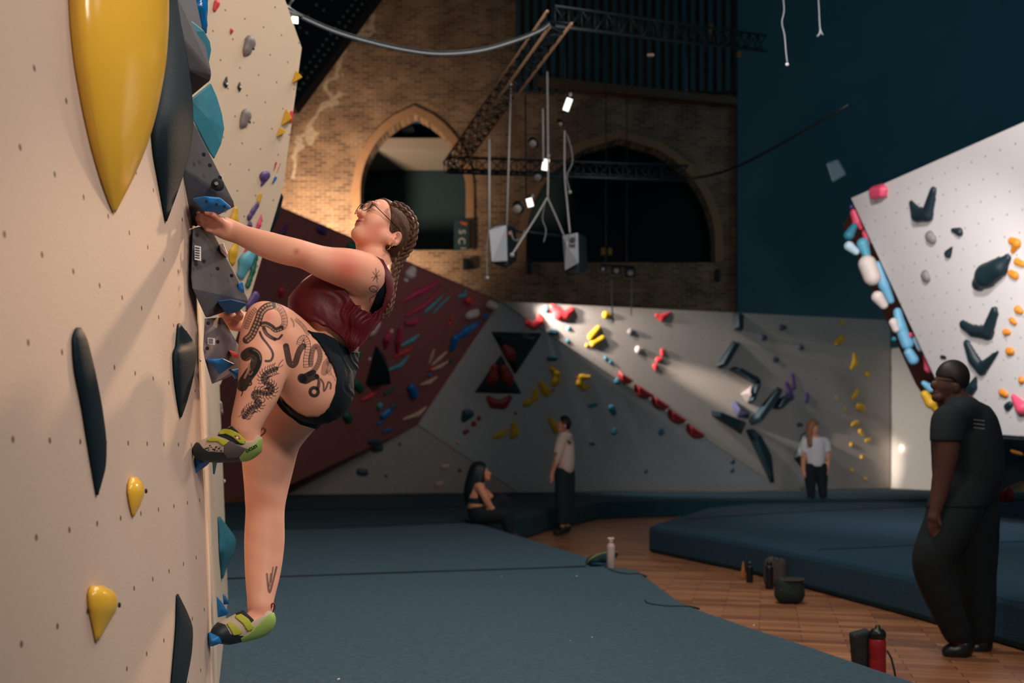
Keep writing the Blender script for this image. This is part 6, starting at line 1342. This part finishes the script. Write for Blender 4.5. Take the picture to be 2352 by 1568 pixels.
tee_poly = [(1270, 1000), (1285, 992), (1300, 992), (1330, 1000), (1330, 1084), (1276, 1086), (1276, 1052), (1282, 1040), (1262, 1038)]
pt = person('man in white t-shirt and dark trousers standing in the aisle, looking up', W(1297, 1228, d), hd_+nk+tor+arm1+hnd+arm2+legs+feet, [hd_[0]], [
  ('t_shirt', tor+arm1[:5]+arm2[:5], .018, tee_poly, cotton), ('trousers', tor[-3:]+legs, .020, [(1260, 1074), (1340, 1074), (1340, 1204), (1260, 1204)], trous), ('climbing_shoes', feet, .010, [(1262, 1211), (1330, 1205), (1330, 1235), (1262, 1235)], dpl)], .0085,
  haircut=[(1283, 950), (1330, 950), (1330, 992), (1299, 990), (1295, 978), (1288, 965)], hairc=(30, 24, 24))
q = [c_ for c_ in pt.children if c_.name.startswith('t_shirt')][0]
drape('back_print', ngon(1309, 1014, 5, 12, 0, 1.5), [tuple(range(12))], q, mat('print_grey', (90, 80, 84), .8), pt, d-.3, .003)
# seated woman with long black hair
d = 12.75
hd_ = [ball(1104, 1083, d, 16, 16, 20, .02), ball(1114, 1090, d, 10, 12, 14, .02), ball(1125, 1088, d, 3.5, 3, 4, .02), ball(1121, 1100, d, 5, 7, 5, .02), ball(1122, 1095, d, 4, 5, 2, .01)]
tor = chain([(1095, 1118, d, 18), (1092, 1145, d, 17), (1098, 1172, d, 21)], .05, 1.35)+chain([(1100, 1116, d-.13, 10), (1098, 1116, d+.13, 10)], .04)
nk = chain([(1102, 1098, d, 8), (1098, 1114, d, 9)], .03)
arm1 = chain([(1102, 1118, d-.15, 10), (1113, 1140, d-.19, 8), (1122, 1158, d-.18, 7), (1134, 1172, d-.16, 5)], .02)
hnd = chain([(1134, 1172, d-.16, 5), (1140, 1178, d-.16, 4.5)], .01)+sum([chain([(1140, 1176+k*2, d-.16, 1.6), (1148, 1179+k*2, d-.15, 1.3)], .003) for k in range(4)], [])
arm2 = chain([(1102, 1118, d+.15, 10), (1125, 1140, d+.18, 7), (1142, 1160, d+.15, 5)], .02)
legs = chain([(1102, 1182, d-.08, 22), (1140, 1182, d-.12, 15), (1160, 1184, d-.12, 12), (1168, 1208, d-.12, 9), (1170, 1236, d-.12, 6)], .04)+chain([(1104, 1180, d+.09, 22), (1140, 1158, d+.12, 14), (1154, 1150, d+.12, 12), (1163, 1184, d+.12, 9), (1168, 1214, d+.12, 6)], .04)
feet = chain([(1168, 1240, d-.12, 6), (1178, 1252, d-.12, 5), (1188, 1255, d-.12, 4)], .02)+chain([(1168, 1218, d+.12, 6), (1180, 1226, d+.12, 5), (1188, 1228, d+.12, 4)], .02)
hairx = chain([(1098, 1078, d, 17), (1090, 1105, d, 17), (1084, 1130, d, 15), (1080, 1155, d, 8)], .03, 1.3)+chain([(1108, 1080, d-.06, 12), (1102, 1100, d-.10, 8), (1098, 1112, d-.12, 5)], .02)
person('woman with long black hair and black bra top sitting on the mat edge', W(1100, 1200, d), hd_+nk+tor+arm1+hnd+arm2+legs+feet, [hd_[0]], [
  ('bra_top', tor, .010, [(1060, 1142), (1096, 1144), (1104, 1120), (1135, 1118), (1135, 1158), (1100, 1157), (1060, 1152)], darksh), ('trousers', tor[-3:]+legs, .014, [(1060, 1172), (1090, 1164), (1112, 1162), (1122, 1172), (1130, 1130), (1200, 1130), (1200, 1240), (1060, 1240)], mat('near_black_trousers', (12, 26, 32), .85)), ('shoes', feet, .010, [(1150, 1215), (1200, 1210), (1200, 1270), (1150, 1270)], dpl)], .008,
  haircut=[(1055, 1050), (1118, 1055), (1117, 1072), (1113, 1085), (1114, 1103), (1108, 1112), (1094, 1118), (1090, 1135), (1083, 1165), (1055, 1170)], hairoff=.012, hairc=(12, 22, 28), extra_hair=hairx, skincol=(224, 150, 118))
# woman in white far back
d = 19.4
hd_ = [ball(1869, 983, d, 11, 11, 14, .02), ball(1871, 990, d-.03, 8, 9, 9, .02), ball(1875, 987, d-.12, 2, 3, 3, .01)]
tor = chain([(1873, 1018, d, 18), (1873, 1038, d, 16), (1874, 1062, d, 16)], .05, .9)+chain([(1853, 1015, d, 7), (1873, 1010, d, 9), (1895, 1015, d, 7)], .04)
nk = chain([(1870, 994, d, 6), (1872, 1008, d, 7)], .03)
arm1 = chain([(1851, 1017, d, 8), (1847, 1042, d, 6), (1845, 1064, d, 4.5), (1846, 1082, d-.04, 3.5)], .02)+chain([(1846, 1082, d-.04, 3.5), (1848, 1090, d-.06, 3.6)], .01)+sum([chain([(1846+k*1.2, 1090, d-.06, 1.1), (1847+k*1.2, 1097, d-.06, .9)], .003) for k in range(4)], [])
arm2 = chain([(1896, 1017, d, 8), (1902, 1042, d, 6), (1902, 1064, d, 4.5), (1899, 1080, d-.04, 3.5)], .02)+chain([(1899, 1080, d-.04, 3.5), (1898, 1088, d-.06, 3.6)], .01)+sum([chain([(1896+k*1.2, 1088, d-.06, 1.1), (1896+k*1.2, 1094, d-.06, .9)], .003) for k in range(4)], [])
legs = chain([(1865, 1066, d, 12), (1861, 1095, d, 10), (1863, 1120, d, 7.5), (1864, 1140, d, 5)], .04)+chain([(1884, 1066, d, 12), (1888, 1095, d, 10), (1889, 1120, d, 7.5), (1891, 1140, d, 5)], .04)
feet = chain([(1864, 1142, d, 4), (1862, 1146, d-.1, 3)], .02)+chain([(1891, 1142, d, 4), (1892, 1146, d-.1, 3)], .02)
pony = chain([(1866, 975, d-.02, 11), (1860, 992, d-.06, 6), (1860, 1010, d-.14, 4), (1861, 1022, d-.17, 2.5)], .03)
person('fair-haired woman in white t-shirt and black trousers standing far back', W(1875, 1147, d), hd_+nk+tor+arm1+arm2+legs+feet, [hd_[0]], [
  ('t_shirt', tor+arm1[:4]+arm2[:4], .022, [(1830, 1000), (1864, 1004), (1880, 1004), (1915, 1000), (1912, 1034), (1898, 1038), (1895, 1071), (1852, 1071), (1853, 1040), (1836, 1036)], cotton2), ('trousers', tor[-3:]+legs, .018, [(1835, 1064), (1915, 1064), (1915, 1143), (1835, 1143)], mat('near_black_trousers', (12, 26, 32), .85)), ('shoes', feet, .01, None, dpl)], .011,
  haircut=[(1850, 960), (1890, 960), (1884, 975), (1872, 977), (1866, 988), (1866, 1030), (1850, 1030)], hairoff=.014, hairc=(150, 100, 66), extra_hair=pony)
# man in black walking by on the right
d = 6.1
hd_ = [ball(2188, 866, d, 33, 30, 36, .03), ball(2168, 886, d, 22, 24, 28, .03), ball(2144, 884, d, 7, 7, 9, .02), ball(2155, 912, d, 14, 16, 12, .02), ball(2196, 888, d-.078, 8, 5, 12, .01), ball(2150, 900, d, 8, 10, 4, .01)]
nk = chain([(2188, 900, d, 24), (2204, 930, d, 27)], .04)
tor = chain([(2215, 975, d, 55), (2222, 1040, d, 54), (2222, 1110, d, 54)], .08, 1.15)+chain([(2205, 952, d-.18, 24), (2210, 948, d, 30), (2215, 952, d+.18, 24)], .05)
arm1 = chain([(2180, 965, d-.20, 31), (2174, 1010, d-.24, 25), (2172, 1050, d-.24, 22), (2162, 1110, d-.22, 18), (2150, 1165, d-.22, 12)], .03)
hnd = chain([(2150, 1165, d-.22, 12), (2145, 1188, d-.22, 14)], .02)+sum([chain([(2137+k*6, 1195, d-.22-.008*k, 4), (2136+k*6, 1215-abs(k-1)*2, d-.22, 3.6), (2140+k*5, 1228-abs(k-1)*3, d-.21, 3)], .003) for k in range(4)], [])+chain([(2154, 1185, d-.24, 4.5), (2160, 1205, d-.25, 4)], .004)
arm2 = chain([(2235, 965, d+.20, 31), (2262, 1020, d+.24, 24), (2268, 1070, d+.22, 18), (2255, 1130, d+.2, 14)], .03)+chain([(2255, 1130, d+.2, 12), (2250, 1150, d+.2, 13)], .02)
legs = chain([(2205, 1140, d-.08, 52), (2172, 1220, d-.12, 42), (2142, 1292, d-.12, 34), (2168, 1380, d-.10, 28), (2205, 1470, d-.08, 19)], .05)+chain([(2228, 1140, d+.08, 54), (2236, 1240, d+.10, 44), (2240, 1330, d+.10, 34), (2246, 1400, d+.1, 28), (2252, 1474, d+.1, 19)], .05)
feet = chain([(2215, 1482, d-.08, 18), (2205, 1494, d-.08, 14), (2180, 1497, d-.08, 12)], .03)+chain([(2256, 1478, d+.1, 18), (2248, 1489, d+.1, 13), (2222, 1492, d+.1, 11)], .03)
pm = person('man in black t-shirt, cap and glasses walking past on the right, seen from the side', W(2225, 1500, d), hd_+nk+tor+arm1+hnd+arm2+legs+feet, [hd_[0]], [
  ('t_shirt', tor+nk[1:]+legs[:3], .019, [(2120, 920), (2185, 908), (2230, 912), (2330, 960), (2330, 1165), (2120, 1165)], darksh), ('sleeve', arm1[:6], .016, [(2120, 920), (2230, 920), (2230, 1013), (2120, 1012)], darksh), ('sleeve', arm2[:5], .014, [(2180, 920), (2330, 920), (2330, 1040), (2180, 1040)], darksh),
  ('trousers', tor+legs, .012, [(2090, 1105), (2330, 1105), (2330, 1476), (2090, 1476)], mat('near_black_trousers', (12, 26, 32), .85)), ('shoes', feet, .008, [(2160, 1474), (2300, 1470), (2300, 1520), (2160, 1520)], dpl)], .0065,
  haircut=[(2138, 820), (2240, 820), (2240, 905), (2206, 905), (2200, 880), (2186, 868), (2158, 866), (2140, 858)], hairoff=.012, hairc=(38, 30, 30), skincol=(92, 62, 56))
MB().tube([W(2140, 872, d-.11), W(2158, 872, d-.14), W(2200, 878, d-.13)], .004, 6).build('glasses', dpl, pm, True)
q = [c_ for c_ in pm.children if c_.name.startswith('t_shirt')][0]
for k in range(3): drape('back_print', [(2236, 962+k*9), (2262, 965+k*9), (2262, 968+k*9), (2236, 965+k*9)], [(0, 1, 2, 3)], q, mat('print_pale', (110, 120, 124), .8), pm, d-.3, .002)
